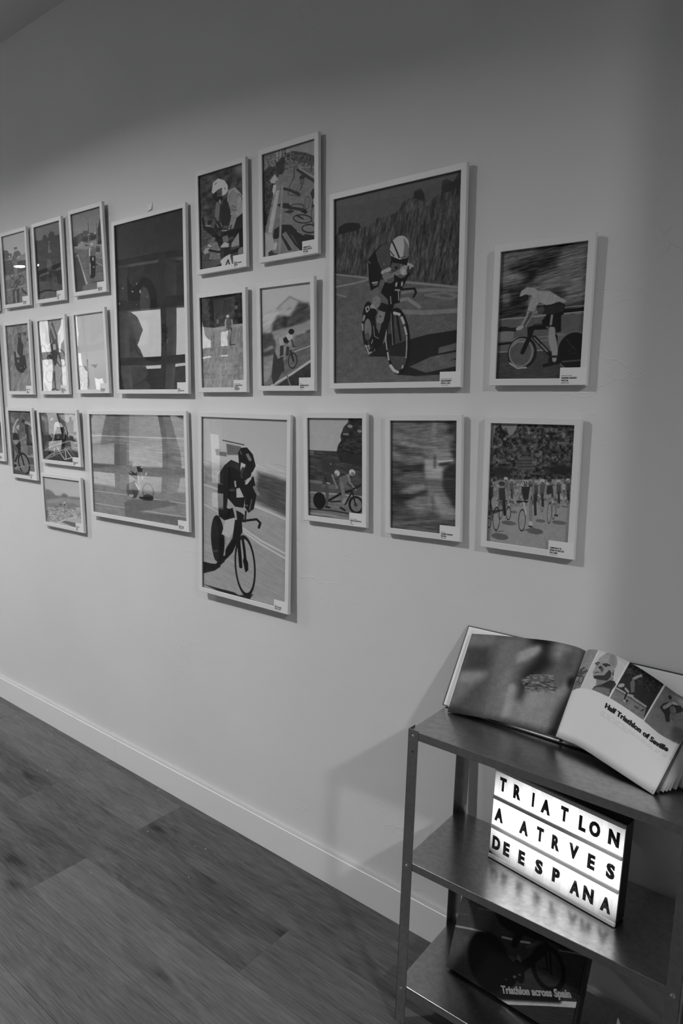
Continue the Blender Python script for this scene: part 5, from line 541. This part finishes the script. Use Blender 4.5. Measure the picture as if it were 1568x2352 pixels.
# ---------------------------------------------------------------- lettering
def text_bm(lines, size, sx=.62, bold=.012, spread=((0, 0),)):
    """lines: (text, x, z) baseline positions; flat letters in the xz plane facing -y, cap height = size"""
    bm = bmesh.new()
    for text, x, z in lines:
        cu = bpy.data.curves.new('lettering', 'FONT')
        cu.body = text; cu.size = size / .72; cu.offset = bold * size / .72; cu.resolution_u = 3
        cu.space_character = 1.0 + bold * 1.6
        o = bpy.data.objects.new('lettering', cu)
        COL.objects.link(o)
        dg = bpy.context.evaluated_depsgraph_get()
        me = bpy.data.meshes.new_from_object(o.evaluated_get(dg))
        bpy.data.objects.remove(o); bpy.data.curves.remove(cu)
        b2 = bmesh.new(); b2.from_mesh(me); bpy.data.meshes.remove(me)
        bmesh.ops.transform(b2, verts=b2.verts[:], matrix=Matrix(((sx, 0, 0, x), (0, 0, 1, 0), (0, 1, 0, z), (0, 0, 0, 1))))
        # a heavy cut: the same outline laid down a few times, a hair apart
        for k, (dx, dz) in enumerate(spread):
            me = bpy.data.meshes.new('tmp'); b2.to_mesh(me)
            me.transform(Matrix.Translation((dx * size, -k * .000004, dz * size)))
            bm.from_mesh(me); bpy.data.meshes.remove(me)
        b2.free()
    for f in bm.faces:
        f.normal_update()
        if f.normal.y > 0: f.normal_flip()
    return bm

HEAVY = ((-.045, 0), (-.02, 0), (0, 0), (.02, 0), (.045, 0))
BLOCK = ((-.035, -.02), (.035, -.02), (-.035, .02), (.035, .02), (0, 0))
FIRM = ((-.026, 0), (0, 0), (.026, 0))

def fit_width(bm, x0, w):
    xs = [v.co.x for v in bm.verts]
    a, b = min(xs), max(xs)
    for v in bm.verts: v.co.x = x0 + (v.co.x - a) / (b - a) * w
    return bm

# ---------------------------------------------------------------- printed pictures
PRINT_CACHE = {}
def print_material(key, floor_tone=17):
    sx, sy, white, ops = ART[key]
    res = 2.0 if sy > 120 else 2.6
    tone = paint_print(sx, sy, ops, res)
    lin = np.maximum(s2l(tone) - s2l(floor_tone), .0006) * (.82 / s2l(white))
    h, w = lin.shape
    img = bpy.data.images.new('print', w, h, alpha=False, float_buffer=True)
    img.colorspace_settings.name = 'Non-Color'
    px = np.ones((h, w, 4), np.float32)
    px[:, :, :3] = np.clip(lin[::-1], 0, .9)[:, :, None]
    img.pixels.foreach_set(px.ravel()); img.update()
    m, nt, n, l, b = new_mat('printed_paper')
    t = n.new('ShaderNodeTexImage'); t.image = img; t.extension = 'EXTEND'
    uvn = n.new('ShaderNodeUVMap'); uvn.uv_map = 'UVMap'
    l.new(uvn.outputs[0], t.inputs[0])
    l.new(t.outputs['Color'], b.inputs['Base Color'])
    b.inputs['Roughness'].default_value = .55
    b.inputs['Specular IOR Level'].default_value = .2
    return m

def card_with_uv(x0, x1, y, z0, z1, depth):
    """thin printed sheet: the face towards -y carries the picture, its edges and back take the rim of it"""
    bm = bmesh.new()
    lay = bm.loops.layers.uv.new('UVMap')
    box(bm, x0, x1, y, y + depth, z0, z1)
    bmesh.ops.recalc_face_normals(bm, faces=bm.faces)
    for f in bm.faces:
        for l in f.loops:
            l[lay].uv = ((l.vert.co.x - x0) / (x1 - x0), (l.vert.co.z - z0) / (z1 - z0))
    return bm

BORD = 0.01545
def frame_matrix(x, y, z, roll, tilt, yaw):
    r = math.radians
    return Matrix.Translation((x, y, z)) @ Matrix.Rotation(r(yaw), 4, 'Z') @ Matrix.Rotation(-r(roll), 4, 'Y') @ Matrix.Rotation(r(tilt), 4, 'X')

def picture_frame(key, x, y, z, w, h, roll, tilt, yaw, label, caption, bow=.0004, slant=0.0, seed=0):
    t = empty('picture_frame', label, 'framed photograph', frame_matrix(x, y, z, roll, tilt, yaw), 'framed race photographs on the wall')
    W, H = w + 2 * BORD, h + 2 * BORD
    D = .0108
    bm = bmesh.new()
    # four mitred mouldings: outer and inner rectangle at the front, a rebate behind
    def rect(e, yy): return [bm.verts.new((sx * (W / 2 - e), yy, (BORD * 0 + e if sz < 0 else H - e))) for sx, sz in ((-1, -1), (1, -1), (1, 1), (-1, 1))]
    loops = [rect(.0, D), rect(.0, .0008), rect(.0008, 0), rect(BORD - .0007, 0), rect(BORD, .0006), rect(BORD, .0042), rect(BORD - .004, .0042), rect(BORD - .004, D)]
    for a, b in zip(loops, loops[1:] + loops[:1]):
        for i in range(4):
            bm.faces.new((a[i], a[(i + 1) % 4], b[(i + 1) % 4], b[i]))
    bmesh.ops.recalc_face_normals(bm, faces=bm.faces)
    obj('frame', bm, M_FRAME, t)
    e = BORD - .0042
    obj('backing_board', boxes((-W / 2 + e, W / 2 - e, .0082, .0104, e, H - e)), M_BACK, t)
    obj('print', card_with_uv(-w / 2 - .0005, w / 2 + .0005, .0074, BORD - .0005, BORD + h + .0005, .0006), print_material(key), t)
    rng = random.Random(seed)
    ph = [rng.uniform(0, 6.28) for _ in range(4)]
    am = [rng.uniform(-1, 1) for _ in range(3)]
    def sheet(s, v):
        b = bow * (4 * s * (1 - s)) ** .8 * (4 * v * (1 - v)) ** .8 if 0 < s < 1 and 0 < v < 1 else 0
        rip = .00010 * min(1, w / .3) * (am[0] * math.sin(5 * s + ph[0] + 2.5 * v) + am[1] * math.sin(7.5 * v + ph[1] - 2 * s) + am[2] * math.sin(9 * s * v + ph[2]))
        return ((s - .5) * w, .0046 - b + rip + math.tan(math.radians(slant)) * (v - .5) * h, BORD + v * h)
    obj('glazing', grid_surface(sheet, 24, 32), M_ACRYLIC, t, smooth=True)
    # caption card over the lower right corner
    cx1, cx0, cz0, cz1 = W / 2 - .0008, W / 2 - .0600, .0010, .0385
    lab = obj('caption_card', boxes((cx0, cx1, -.0008, -.0002, cz0, cz1)), M_CARD, t)
    big, small = caption
    n = len(big)
    lines = [(s, cx0 + .0035, cz0 + .0078 + .0056 * (n - 1 - i)) for i, s in enumerate(big)]
    bm = text_bm(lines, .0038, .60, .03, FIRM)
    for v in bm.verts: v.co.y -= .00095
    obj('lettering', bm, M_INK, lab)
    bm = bmesh.new()
    top = cz0 + .0078 + .0056 * n + .0004
    if small[0]:
        xx = cx0 + .0035
        for wd in small[0]:
            box(bm, xx, xx + wd * .001, -.00095, -.00085, top, top + .0011); xx += wd * .001 + .0012
    b3 = None
    if isinstance(small[1], str):
        b3 = text_bm([(small[1], cx0 + .0035, cz0 + .0036)], .0021, .72, .004)
        for v in b3.verts: v.co.y = -.00095
        me = bpy.data.meshes.new('tmp'); b3.to_mesh(me); b3.free(); bm.from_mesh(me); bpy.data.meshes.remove(me)
    else:
        xx = cx0 + .0035
        for wd in small[1]:
            box(bm, xx, xx + wd * .001, -.00095, -.00085, cz0 + .0038, cz0 + .0052); xx += wd * .001 + .0012
    obj('small_print', bm, M_INK2, lab)
    return t

TZ = ['TRADEINN ZARAUZKO', 'TRIATLOIA']
CY = ['TRIATLÓN DESAFÍO', 'CASTILLA Y LEÓN']
CC = ['CAMPEONATO DE', 'ESPAÑA DE TRIATLÓN', 'POR CLUBES']
CYL, PON = 'CASTILLA Y LEÓN, 2023', 'PONTEVEDRA, 2023'
FRAMES = {
 'A1': (-3.0695, 0, 1.8931, .2025, .2843, -.54, .12, -.02, 'small framed photograph of a rider above bicycle shadows, leftmost of the top row', (CY, ((8,), CYL))),
 'A2': (-2.7883, 0, 1.8911, .1996, .2844, -.36, .40, -.09, 'small framed photograph with dark tree silhouettes under a grey sky, in the top row', (['TRIATLÓN DE LA', 'VILLA DE', 'MADRID'], ((8,), (8, 4)))),
 'A3': (-2.4960, 0, 1.8962, .2009, .2839, -.46, 1.42, -.08, 'small framed photograph of a lone cyclist on a road below a spired castle', (CY, ((10, 9), CYL))),
 'm1': (-3.0846, 0, 1.5200, .2009, .2842, -.12, .24, -.03, 'small framed photograph of a dark racer in a wheelchair seen from above', (['EUROPE TRIATHLON', 'PARA', 'CHAMPIONSHIP'], ((7,), (11,)))),
 'm2': (-2.7965, 0, 1.5204, .2026, .2850, .02, .48, .02, 'small framed photograph of upside-down bicycle shadows and legs on pale ground', (CC, ((8,), PON))),
 'm3': (-2.5080, 0, 1.5242, .2013, .2859, .20, .93, -.07, 'small framed photograph of an almost empty pale sky over a strip of ground', (CY, ((7,), CYL))),
 'b1': (-3.0995, 0, 1.1466, .2029, .2863, -.15, 1.08, .01, 'small upright framed photograph of two riders with a large front wheel, in the bottom row', (['TRIATLÓN DE LA', 'VILLA DE', 'MADRID'], ((9, 5), (8, 4)))),
 'b2': (-2.7767, 0, 1.2294, .2888, .1992, .03, 1.94, -.06, 'small landscape framed photograph of a bent rider on a white-framed bicycle', (TZ, ((8,), (7, 4)))),
 'b3': (-2.7835, 0, .9557, .2923, .1991, .39, .55, .09, 'small landscape framed photograph of a faint rider in pale fields, lowest at the left', (['TRIATLÓN DE LA', 'VILLA DE', 'MADRID'], ((6,), (8, 4)))),
 'b4': (-2.2432, -.0035, 1.0433, .5864, .3877, .51, -.46, .10, 'large landscape framed photograph of a time trial rider beside two white road lines', (CY, ((8, 6), CYL))),
 'B': (-2.1263, -.0045, 1.5226, .3915, .5801, -.10, -.48, -.16, 'large upright framed photograph, nearly black, under the foam tape square', (['WORLD', 'PARATRIATHLON CUP'], ((), (4, 4)))),
 'C1': (-1.7473, 0, 1.9014, .2043, .2830, .07, -.02, -.18, 'small framed close-up of a rider in a white helmet gripping handlebars', (TZ, ((11,), (7, 4)))),
 'C2': (-1.4589, 0, 1.9058, .2033, .2840, .03, .21, -.21, 'highest small framed photograph, of long bicycle shadows on a road beside a barrier', (CC, ((), PON))),
 'C3': (-1.7523, 0, 1.5269, .2018, .2856, -.05, .38, -.01, 'small framed photograph of a distant cyclist riding out of dark trees', (['T3 WORLD TRIATHLON', 'MULTISPORT', 'CHAMPIONSHIP'], ((9, 7, 8), PON))),
 'C4': (-1.4714, 0, 1.5302, .2014, .2857, -.23, .95, .02, 'small framed photograph of a rider passing a gabled house on a tilted road', (TZ, ((8,), (7, 4)))),
 'D': (-1.0901, 0, 1.5362, .3899, .4864, .24, .22, -.06, 'large framed photograph of a crouched rider in front of tall reeds', (CY, ((7, 13, 10), CYL))),
 'E': (-.6877, 0, 1.5400, .2012, .2850, -.38, .50, .33, 'small framed photograph of a white-clad rider blurred at speed, farthest right of the upper rows', (TZ, ((9, 4, 9), (11, 6)))),
 'b5': (-1.6659, -.0115, .8487, .3882, .5819, -.35, -1.10, .76, 'large upright framed photograph of a rider all in black on a pale road, hanging lowest', (CY, ((10,), CYL))),
 'b6': (-1.2798, 0, 1.1524, .2015, .2863, .82, .01, .21, 'small framed photograph of two riders on a tandem', (['WORLD PARATRIATHLON', 'CUP'], ((6, 4, 12), (5, 6)))),
 'b7': (-.9825, 0, 1.1512, .2009, .2873, 1.28, .02, -.06, 'small framed photograph of an unrecognisable figure blurred into streaks', (TZ, ((12,), (9, 6)))),
 'b8': (-.6934, 0, 1.1511, .2029, .2861, .09, .09, .12, 'small framed photograph of a crowd of cyclists under leafy trees', (CC, ((), PON))),
 's0': (-3.415, 0, 1.2140, .2550, .5950, 0, .30, 0, 'tall framed photograph cut off by the left edge, only its right border in view', (CC, ((), PON))),
 's1': (-3.352, 0, 1.8900, .2025, .2843, 0, .20, 0, 'framed photograph above the tall one at the left edge, only its lower corner in view', (CY, ((), CYL))),
}
BOW = {'B': -.0006, 'b4': -.0012, 'b5': .0006, 'D': .0006, 'm1': .0002, 'm2': .0002}     # the acrylic sheets are not quite flat
SLANT = {'C3': .5}
for i, (k, v) in enumerate(FRAMES.items()):
    picture_frame(k, *v, bow=BOW.get(k, .0004), slant=SLANT.get(k, 0), seed=i + 1)

# square of foam tape left on the wall
t = empty('foam_tape', 'small white square of foam tape on the wall above the nearly black large frame', 'tape',
          Matrix.Translation((-2.1245, YW, 2.1548)))
bm = grid_surface(lambda s, v: ((s - .5) * .0245 + .003 * (v - .5), -.0005 - .0035 * (1 - v) ** 2 - .001 * s, (v - .5) * .0225 + .0025 * (s - .5)), 6, 6, thickness=.0008)
obj('pad', bm, M_TAPE, t, smooth=False)

# ---------------------------------------------------------------- steel shelf unit
RS = Matrix(((.99936, -.03279, .01399, -.8414), (.03251, .99927, .01988, -.2798), (-.01463, -.01941, .9997, 0), (0, 0, 0, 1)))
SW, SD, SZ = .6005, .2660, (.7632, .4409, .1184)
shelf = empty('shelf_unit', 'galvanised steel shelf unit with three boards standing against the wall', 'shelf', RS)
def leg(x, y, fx, fy):
    bm = boxes((min(x, x + fx * .026), max(x, x + fx * .026), min(y, y + fy * .0016), max(y, y + fy * .0016), .0150, SZ[0] + .004),
               (min(x, x + fx * .0016), max(x, x + fx * .0016), min(y, y + fy * .026), max(y, y + fy * .026), .0150, SZ[0] + .004))
    return obj('leg', bm, M_STEEL, shelf)
for x, fx in ((-.0018, 1), (SW + .0018, -1)):
    for y, fy in ((-.0018, 1), (SD + .0018, -1)):
        lg = leg(x, y, fx, fy)
        if fy > 0:
            for z in SZ:
                bm = bmesh.new()
                c = (x + fx * .0135, y, z - .011)
                cyl(bm, c, (0, -1, 0), .0048, .0012, 20)
                cyl(bm, (c[0], y - .0012, c[2]), (0, -1, 0), .0045, .0016, 20, .0022)
                obj('screw', bm, M_SCREW, lg, smooth=False)
            bm = bmesh.new()
            for zz in (.7150,):
                cyl(bm, (x + fx * .0135, y, zz), (0, -1, 0), .0022, .00015, 14)
            obj('bolt_hole', bm, M_BLACK, lg)
for z in SZ:
    lip = .019
    bm = bmesh.new()
    # pressed tray: top sheet with four turned-down lips, rounded along the front edge
    box(bm, .0, SW, .0, SD, z - .0012, z)
    for b in ((0, SW, 0, .0012, z - lip, z - .0012), (0, SW, SD - .0012, SD, z - lip, z - .0012), (0, .0012, .0012, SD - .0012, z - lip, z - .0012), (SW - .0012, SW, .0012, SD - .0012, z - lip, z - .0012)):
        box(bm, *b)
    cyl(bm, (0, .0004, z - .0004), (1, 0, 0), .0012, SW, 10)
    bmesh.ops.recalc_face_normals(bm, faces=bm.faces)
    obj('shelf_board', bm, M_STEEL, shelf)

def on_shelf(x, y, z): return RS @ Vector((x, y, z))

# ---------------------------------------------------------------- lit letter board
bl, br = on_shelf(.1485, .1404, SZ[1]), on_shelf(.4553, .0930, SZ[1])
e = (br - bl).normalized(); up = (RS.to_3x3() @ Vector((0, 0, 1))).normalized()
lean = math.radians(1.5); bk = up.cross(e)
u2 = (up * math.cos(lean) + bk * math.sin(lean)).normalized(); n2 = u2.cross(e)
MB = Matrix((( e.x, n2.x, u2.x, bl.x), (e.y, n2.y, u2.y, bl.y), (e.z, n2.z, u2.z, bl.z + .0006), (0, 0, 0, 1)))
BW, BH, BD = .3105, .2260, .0440
board = empty('letter_board', 'lit cinema-style letter board in a black case on the middle shelf', 'light box', MB)
bm = boxes((0, BW, .004, BD, .0015, BH))
obj('case', bm, M_BLACK, board, bevel=.003)
def board_glow():
    m, nt, n, l, b = new_mat('lit_diffuser')
    n.remove(b)
    tc = n.new('ShaderNodeTexCoord'); sp = n.new('ShaderNodeSeparateXYZ'); l.new(tc.outputs['Object'], sp.inputs[0])
    # a band of LEDs behind the middle of the sheet: it gives less light towards the rims
    dz = math_node(n, l, 'DIVIDE', math_node(n, l, 'ABSOLUTE', math_node(n, l, 'SUBTRACT', sp.outputs['Z'], .120)), .120)
    dx = math_node(n, l, 'DIVIDE', math_node(n, l, 'ABSOLUTE', math_node(n, l, 'SUBTRACT', sp.outputs['X'], .165)), .155)
    f = math_node(n, l, 'SUBTRACT', math_node(n, l, 'SUBTRACT', 1.0, math_node(n, l, 'MULTIPLY', math_node(n, l, 'POWER', dz, 1.7), .80)),
                  math_node(n, l, 'MULTIPLY', math_node(n, l, 'POWER', dx, 3.0), .30))
    em = n.new('ShaderNodeEmission')
    l.new(math_node(n, l, 'MULTIPLY', f, BOARD), em.inputs[1])
    gl = n.new('ShaderNodeBsdfGlossy'); gl.inputs['Roughness'].default_value = .25
    mx = n.new('ShaderNodeMixShader'); mx.inputs[0].default_value = .04
    l.new(em.outputs[0], mx.inputs[1]); l.new(gl.outputs[0], mx.inputs[2]); l.new(mx.outputs[0], n['Material Output'].inputs[0])
    return m
obj('diffuser', boxes((.0012, BW - .0012, .0012, .005, .006, BH - .003)), board_glow(), board)
for z0, z1, fw in ((.0004, .0098, .0055), (.0735, .0832, .004), (.1472, .1565, .004), (.2170, .2262, .0045)):
    obj('rail', boxes((.0, BW, .0012 - fw * .7, .0042, z0, z1)), M_RAIL, board, bevel=.0012)

LETTERS = [('T', .0238, .1902), ('R', .0614, .1880), ('I', .1028, .1882), ('A', .1342, .1857), ('T', .1788, .1890), ('L', .2208, .1870), ('O', .2481, .1877), ('N', .2897, .1878),
           ('A', .0198, .1131), ('A', .0862, .1129), ('T', .1270, .1165), ('R', .1652, .1153), ('V', .2077, .1168), ('E', .2479, .1138), ('S', .2899, .1146),
           ('D', .0190, .0415), ('E', .0467, .0401), ('E', .0870, .0399), ('S', .1315, .0409), ('P', .1732, .0420), ('A', .2185, .0378), ('N', .2490, .0388), ('A', .2872, .0379)]
WORDS = (('top', 8), ('middle', 7), ('bottom', 8))
ORD = ('first', 'second', 'third', 'fourth', 'fifth', 'sixth', 'seventh', 'last')
WID = {'T': .0175, 'R': .0185, 'I': .0055, 'A': .0225, 'L': .0160, 'O': .0245, 'N': .0235, 'V': .0220, 'E': .0165, 'S': .0185, 'D': .0215, 'P': .0180}
ZR = (.1570, .0838, .0102)
idx = 0
for row, (rowname, cnt) in enumerate(WORDS):
    for j in range(cnt):
        ch, cx, cz = LETTERS[idx]; idx += 1
        lab = 'black letter %s tile, %s letter on the %s row of the lit board' % (ch, ORD[j] if j < cnt - 1 else 'last', rowname)
        t = empty('letter_tile', lab, 'letter tile', MB @ Matrix.Translation((cx, 0, 0)), 'letter tiles on the lit board')
        hw = WID[ch] / 2 + .0035
        z0 = ZR[row] - .0012
        obj('clear_tile', boxes((-hw, hw, .0002, .0008, z0, z0 + .0655)), M_TILE, t)
        bm = text_bm([(ch, 0, 0)], .0330, 1.0, .04, BLOCK)
        xs = [v.co.x for v in bm.verts]; zs = [v.co.z for v in bm.verts]
        mx0, mz0 = (min(xs) + max(xs)) / 2, (min(zs) + max(zs)) / 2
        kx = WID[ch] / (max(xs) - min(xs)); kz = .0335 / (max(zs) - min(zs))
        for v in bm.verts:
            v.co = ((v.co.x - mx0) * kx, -.0002 + v.co.y, (v.co.z - mz0) * kz + cz)
        r = bmesh.ops.extrude_face_region(bm, geom=bm.faces[:])
        bmesh.ops.translate(bm, verts=[q for q in r['geom'] if isinstance(q, bmesh.types.BMVert)], vec=(0, .0003, 0))
        bmesh.ops.recalc_face_normals(bm, faces=bm.faces)
        obj('letter', bm, M_LETTER, t)

# ---------------------------------------------------------------- open photo book leaning on the wall
def poly_at(pts, s):
    """point at fraction s of a smooth curve through pts, by chord length"""
    P = [Vector(p) for p in pts]
    d = [0]
    for a, b in zip(P, P[1:]): d.append(d[-1] + (b - a).length)
    x = s * d[-1]
    i = max(0, min(len(P) - 2, next((k for k in range(len(d) - 1) if d[k + 1] >= x), len(P) - 2)))
    t = (x - d[i]) / (d[i + 1] - d[i])
    p0 = P[i - 1] if i > 0 else P[i] * 2 - P[i + 1]
    p3 = P[i + 2] if i + 2 < len(P) else P[i + 1] * 2 - P[i]
    a, b = P[i], P[i + 1]
    return .5 * ((2 * a) + (b - p0) * t + (2 * p0 - 5 * a + 4 * b - p3) * t * t + (3 * a - p0 - 3 * b + p3) * t ** 3)

book = empty('open_photo_book', 'open hardback photo book leaning against the wall on the top shelf', 'book', Matrix.Translation((-.55, -.09, .757)))
BI = book.matrix_world.inverted()
CBL, CBM, CBR = Vector((-.8462, -.0960, .7603)), Vector((-.546, -.0905, .7567)), Vector((-.2480, -.0850, .7540))
CTL, CTM, CTR = Vector((-.8420, .0140, .9385)), Vector((-.5410, .0140, .9395)), Vector((-.2420, .0140, .9400))
def cover_pt(s, v):
    """s 0..1 left to right over both boards, v 0 bottom .. 1 top"""
    if s < .5: b, t = CBL.lerp(CBM, s * 2), CTL.lerp(CTM, s * 2)
    else: b, t = CBM.lerp(CBR, s * 2 - 1), CTM.lerp(CTR, s * 2 - 1)
    return b.lerp(t, v)
nrm = (CTM - CBM).cross(CBR - CBL).normalized()
if nrm.y > 0: nrm = -nrm
def sheet_bm(fn, nu, nv, th, uv=False):
    return grid_surface(lambda s, v: BI @ fn(s, v), nu, nv, uv, th)
def slab(s0, s1, v0, v1, off, th):
    bm = bmesh.new()
    q = [cover_pt(s, v) for s, v in ((s0, v0), (s1, v0), (s1, v1), (s0, v1))]
    a = [bm.verts.new(BI @ (p + nrm * off)) for p in q]; b = [bm.verts.new(BI @ (p + nrm * (off + th))) for p in q]
    bm.faces.new(a); bm.faces.new(b[::-1])
    for i in range(4): bm.faces.new((a[i], b[i], b[(i + 1) % 4], a[(i + 1) % 4]))
    bmesh.ops.recalc_face_normals(bm, faces=bm.faces)
    return bm
obj('cover', slab(0, .490, 0, 1, 0, .0025), M_COVER, book)
obj('cover', slab(.510, 1, 0, 1, 0, .0025), M_COVER, book)
obj('spine', slab(.4895, .5105, .0, 1, -.0012, .0025), M_COVER, book)
obj('endpaper', slab(.006, .494, .012, .985, .0026, .0006), M_PAPER, book)
obj('endpaper', slab(.506, .994, .012, .985, .0026, .0006), M_PAPER, book)
LB = [(-0.8155, -0.1247, 0.7612), (-0.7537, -0.1127, 0.765), (-0.691, -0.1018, 0.768), (-0.623, -0.098, 0.77), (-0.5559, -0.0979, 0.772)]
LT = [(-0.8177, -0.013, 0.9291), (-0.7537, -0.006, 0.9375), (-0.6864, -0.002, 0.9449), (-0.6139, 0.003, 0.9514), (-0.5608, 0.005, 0.9506), (-0.5374, 0.005, 0.9454)]
RB = [(-0.5559, -0.0979, 0.772), (-0.5286, -0.1059, 0.774), (-0.5016, -0.1106, 0.7735), (-0.4593, -0.126, 0.77), (-0.4105, -0.1447, 0.765), (-0.3682, -0.1586, 0.7592), (-0.3273, -0.1746, 0.7555)]
RT = [(-0.5374, 0.005, 0.9454), (-0.5212, -0.004, 0.9557), (-0.4777, -0.02, 0.9622), (-0.4211, -0.04, 0.9571), (-0.3617, -0.056, 0.9394), (-0.3203, -0.065, 0.922), (-0.279, -0.069, 0.92)]
def page_left(s, v): return poly_at(LB, s).lerp(poly_at(LT, s), v)
def page_right(s, v): return poly_at(RB, s).lerp(poly_at(RT, s), v)
tag(obj('page', sheet_bm(page_left, 36, 12, .0004, True), print_material('pl', 8), book, smooth=True), 'page with a dark blurred full-bleed photograph')
pr = tag(obj('page', sheet_bm(page_right, 40, 12, .0004, True), print_material('pr', 8), book, smooth=True), 'white page with four small photographs and a headline')
# leaves lying between the top pages and the boards
for f in (.10, .22, .42, .64, .86):
    fn = lambda s, v, f=f: page_left(.015 + .985 * s, v * .985 + .004).lerp(cover_pt(.022 + s * .472, .03 + v * .94) + nrm * .0035, f) - nrm * .0006
    obj('page', sheet_bm(fn, 24, 6, .0004), M_PAPER, book, smooth=True)
M_GREYPAGE = grey('grey_printed_page', .14, .5, noise=.6, scale=18)
for k, f in enumerate((.10, .20, .27, .34, .46, .60, .74, .88)):
    fn = lambda s, v, f=f: page_right(s, v * .975 + .006).lerp(cover_pt(.506 + s * .472, .03 + v * .94) + nrm * .004, f)
    obj('page', sheet_bm(fn, 28, 8, .0004), M_GREYPAGE if k == 0 else M_PAPER, book, smooth=True)
# headline printed on the right page, laid along the page surface
bm = fit_width(text_bm([('Half Triathlon of Seville', 0, 0)], .0105, .62, .03, FIRM), 0, 1.0)
u0, u1, base = HEAD_U0, HEAD_U1, HEAD_V
for v in bm.verts:
    s = u0 + (u1 - u0) * v.co.x
    q = page_right(s, base + HEAD_SLOPE * v.co.x + v.co.z / .205)
    v.co = BI @ (q + Vector((-.30, -.80, .50)).normalized() * .0009)
obj('headline', bm, M_INK, pr)

# ---------------------------------------------------------------- closed photo book on an easel, lowest shelf
o3 = on_shelf(.0692, .1154, SZ[2])
o3 = o3 + (Vector((0, -1.53, 1.501)) - o3) * .0046          # rests on its back edge, so the front edge is a little higher
th, ph = math.radians(-2.694), math.radians(19.732)
ML = RS.to_3x3() @ Matrix.Rotation(th, 3, 'Z') @ Matrix.Rotation(-ph, 3, 'X')
MC = Matrix.Translation(o3 + ML @ Vector((0, 0, .0006))) @ ML.to_4x4()
CW, CH = .312, .205
bk2 = empty('photo_book', 'closed dark photo book with a cyclist on its cover leaning on the lowest shelf', 'book', MC)
obj('front_cover', card_with_uv(0, CW, 0, 0, CH, .0025), print_material('cv', 3), bk2)
obj('page_block', boxes((.004, CW - .004, .0026, .0140, .003, CH - .003)), grey('dark_page_edges', .05, .7), bk2)  # page block in one even dark grey
obj('back_cover', boxes((0, CW, .0141, .0166, 0, CH)), M_COVER, bk2)
bm = fit_width(text_bm([('Triathlon across Spain', 0, 0)], .0157, .5, .03, FIRM), 0, .1690)
a = math.radians(25.0)
for v in bm.verts:
    v.co = Vector((.1470 + v.co.x * math.cos(a) - v.co.z * math.sin(a), -.0006 + v.co.y, .0150 + v.co.x * math.sin(a) + v.co.z * math.cos(a)))
obj('title', bm, grey('pale_cover_ink', .30, .5), bk2)
ez = empty('display_easel', 'black display easel behind the closed photo book on the lowest shelf', 'easel', MC)
obj('back_panel', boxes((.012, CW + .004, .0172, .0200, .0015, .170)), M_BLACK, ez)
obj('side_rail', boxes((CW + .0012, CW + .0075, -.0010, .0300, .0046, .2000)), M_BLACK, ez, bevel=.001)
obj('peg', boxes((CW - .0150, CW + .0070, -.0045, -.0012, .0940, .1020)), M_BLACK, ez, bevel=.0008)
bm = bmesh.new(); cyl(bm, (CW + .0075, .020, .120), (1, 0, 0), .003, .0015)
obj('hinge_pin', bm, M_SCREW, ez)

# ---------------------------------------------------------------- a sheet of paper with a corner sticking up
tip = Vector((-.366, -.150, .2225))
lf = empty('paper_leaflet', 'pale paper leaflet with one pointed corner sticking up on the lowest shelf', 'leaflet', Matrix.Translation((tip.x, tip.y, 0)))
zb = (on_shelf(.47, .13, SZ[2])).z
bm = grid_surface(lambda s, v: Vector((-.004, 0, 0)) * v + Vector(((s - .12) * .11 * v, -.01 * v - .02 * s * v + .012 * v * v, tip.z - (tip.z - zb - .001) * v * (1 - .0 * s) - .055 * s * v * (1 - v))), 8, 10, thickness=.0003)
obj('sheet', bm, grey('pale_leaflet_paper', .45, .6), lf)

# ---------------------------------------------------------------- crumbs of plaster on the floor along the baseboard
bm = bmesh.new()
rnd = random.Random(11)
for i in range(44):
    x = rnd.uniform(-3.4, -1.3); yy = -abs(rnd.gauss(.06, .11)) - .012
    r = rnd.choice((.0006, .0008, .0010, .0018))
    bmesh.ops.create_icosphere(bm, subdivisions=1, radius=r, matrix=Matrix.Translation((x, yy, r * .8)))
tag(obj('plaster_crumbs', bm, M_CARD), 'scatter of tiny white plaster crumbs on the floor along the baseboard', 'crumbs', kind='stuff')
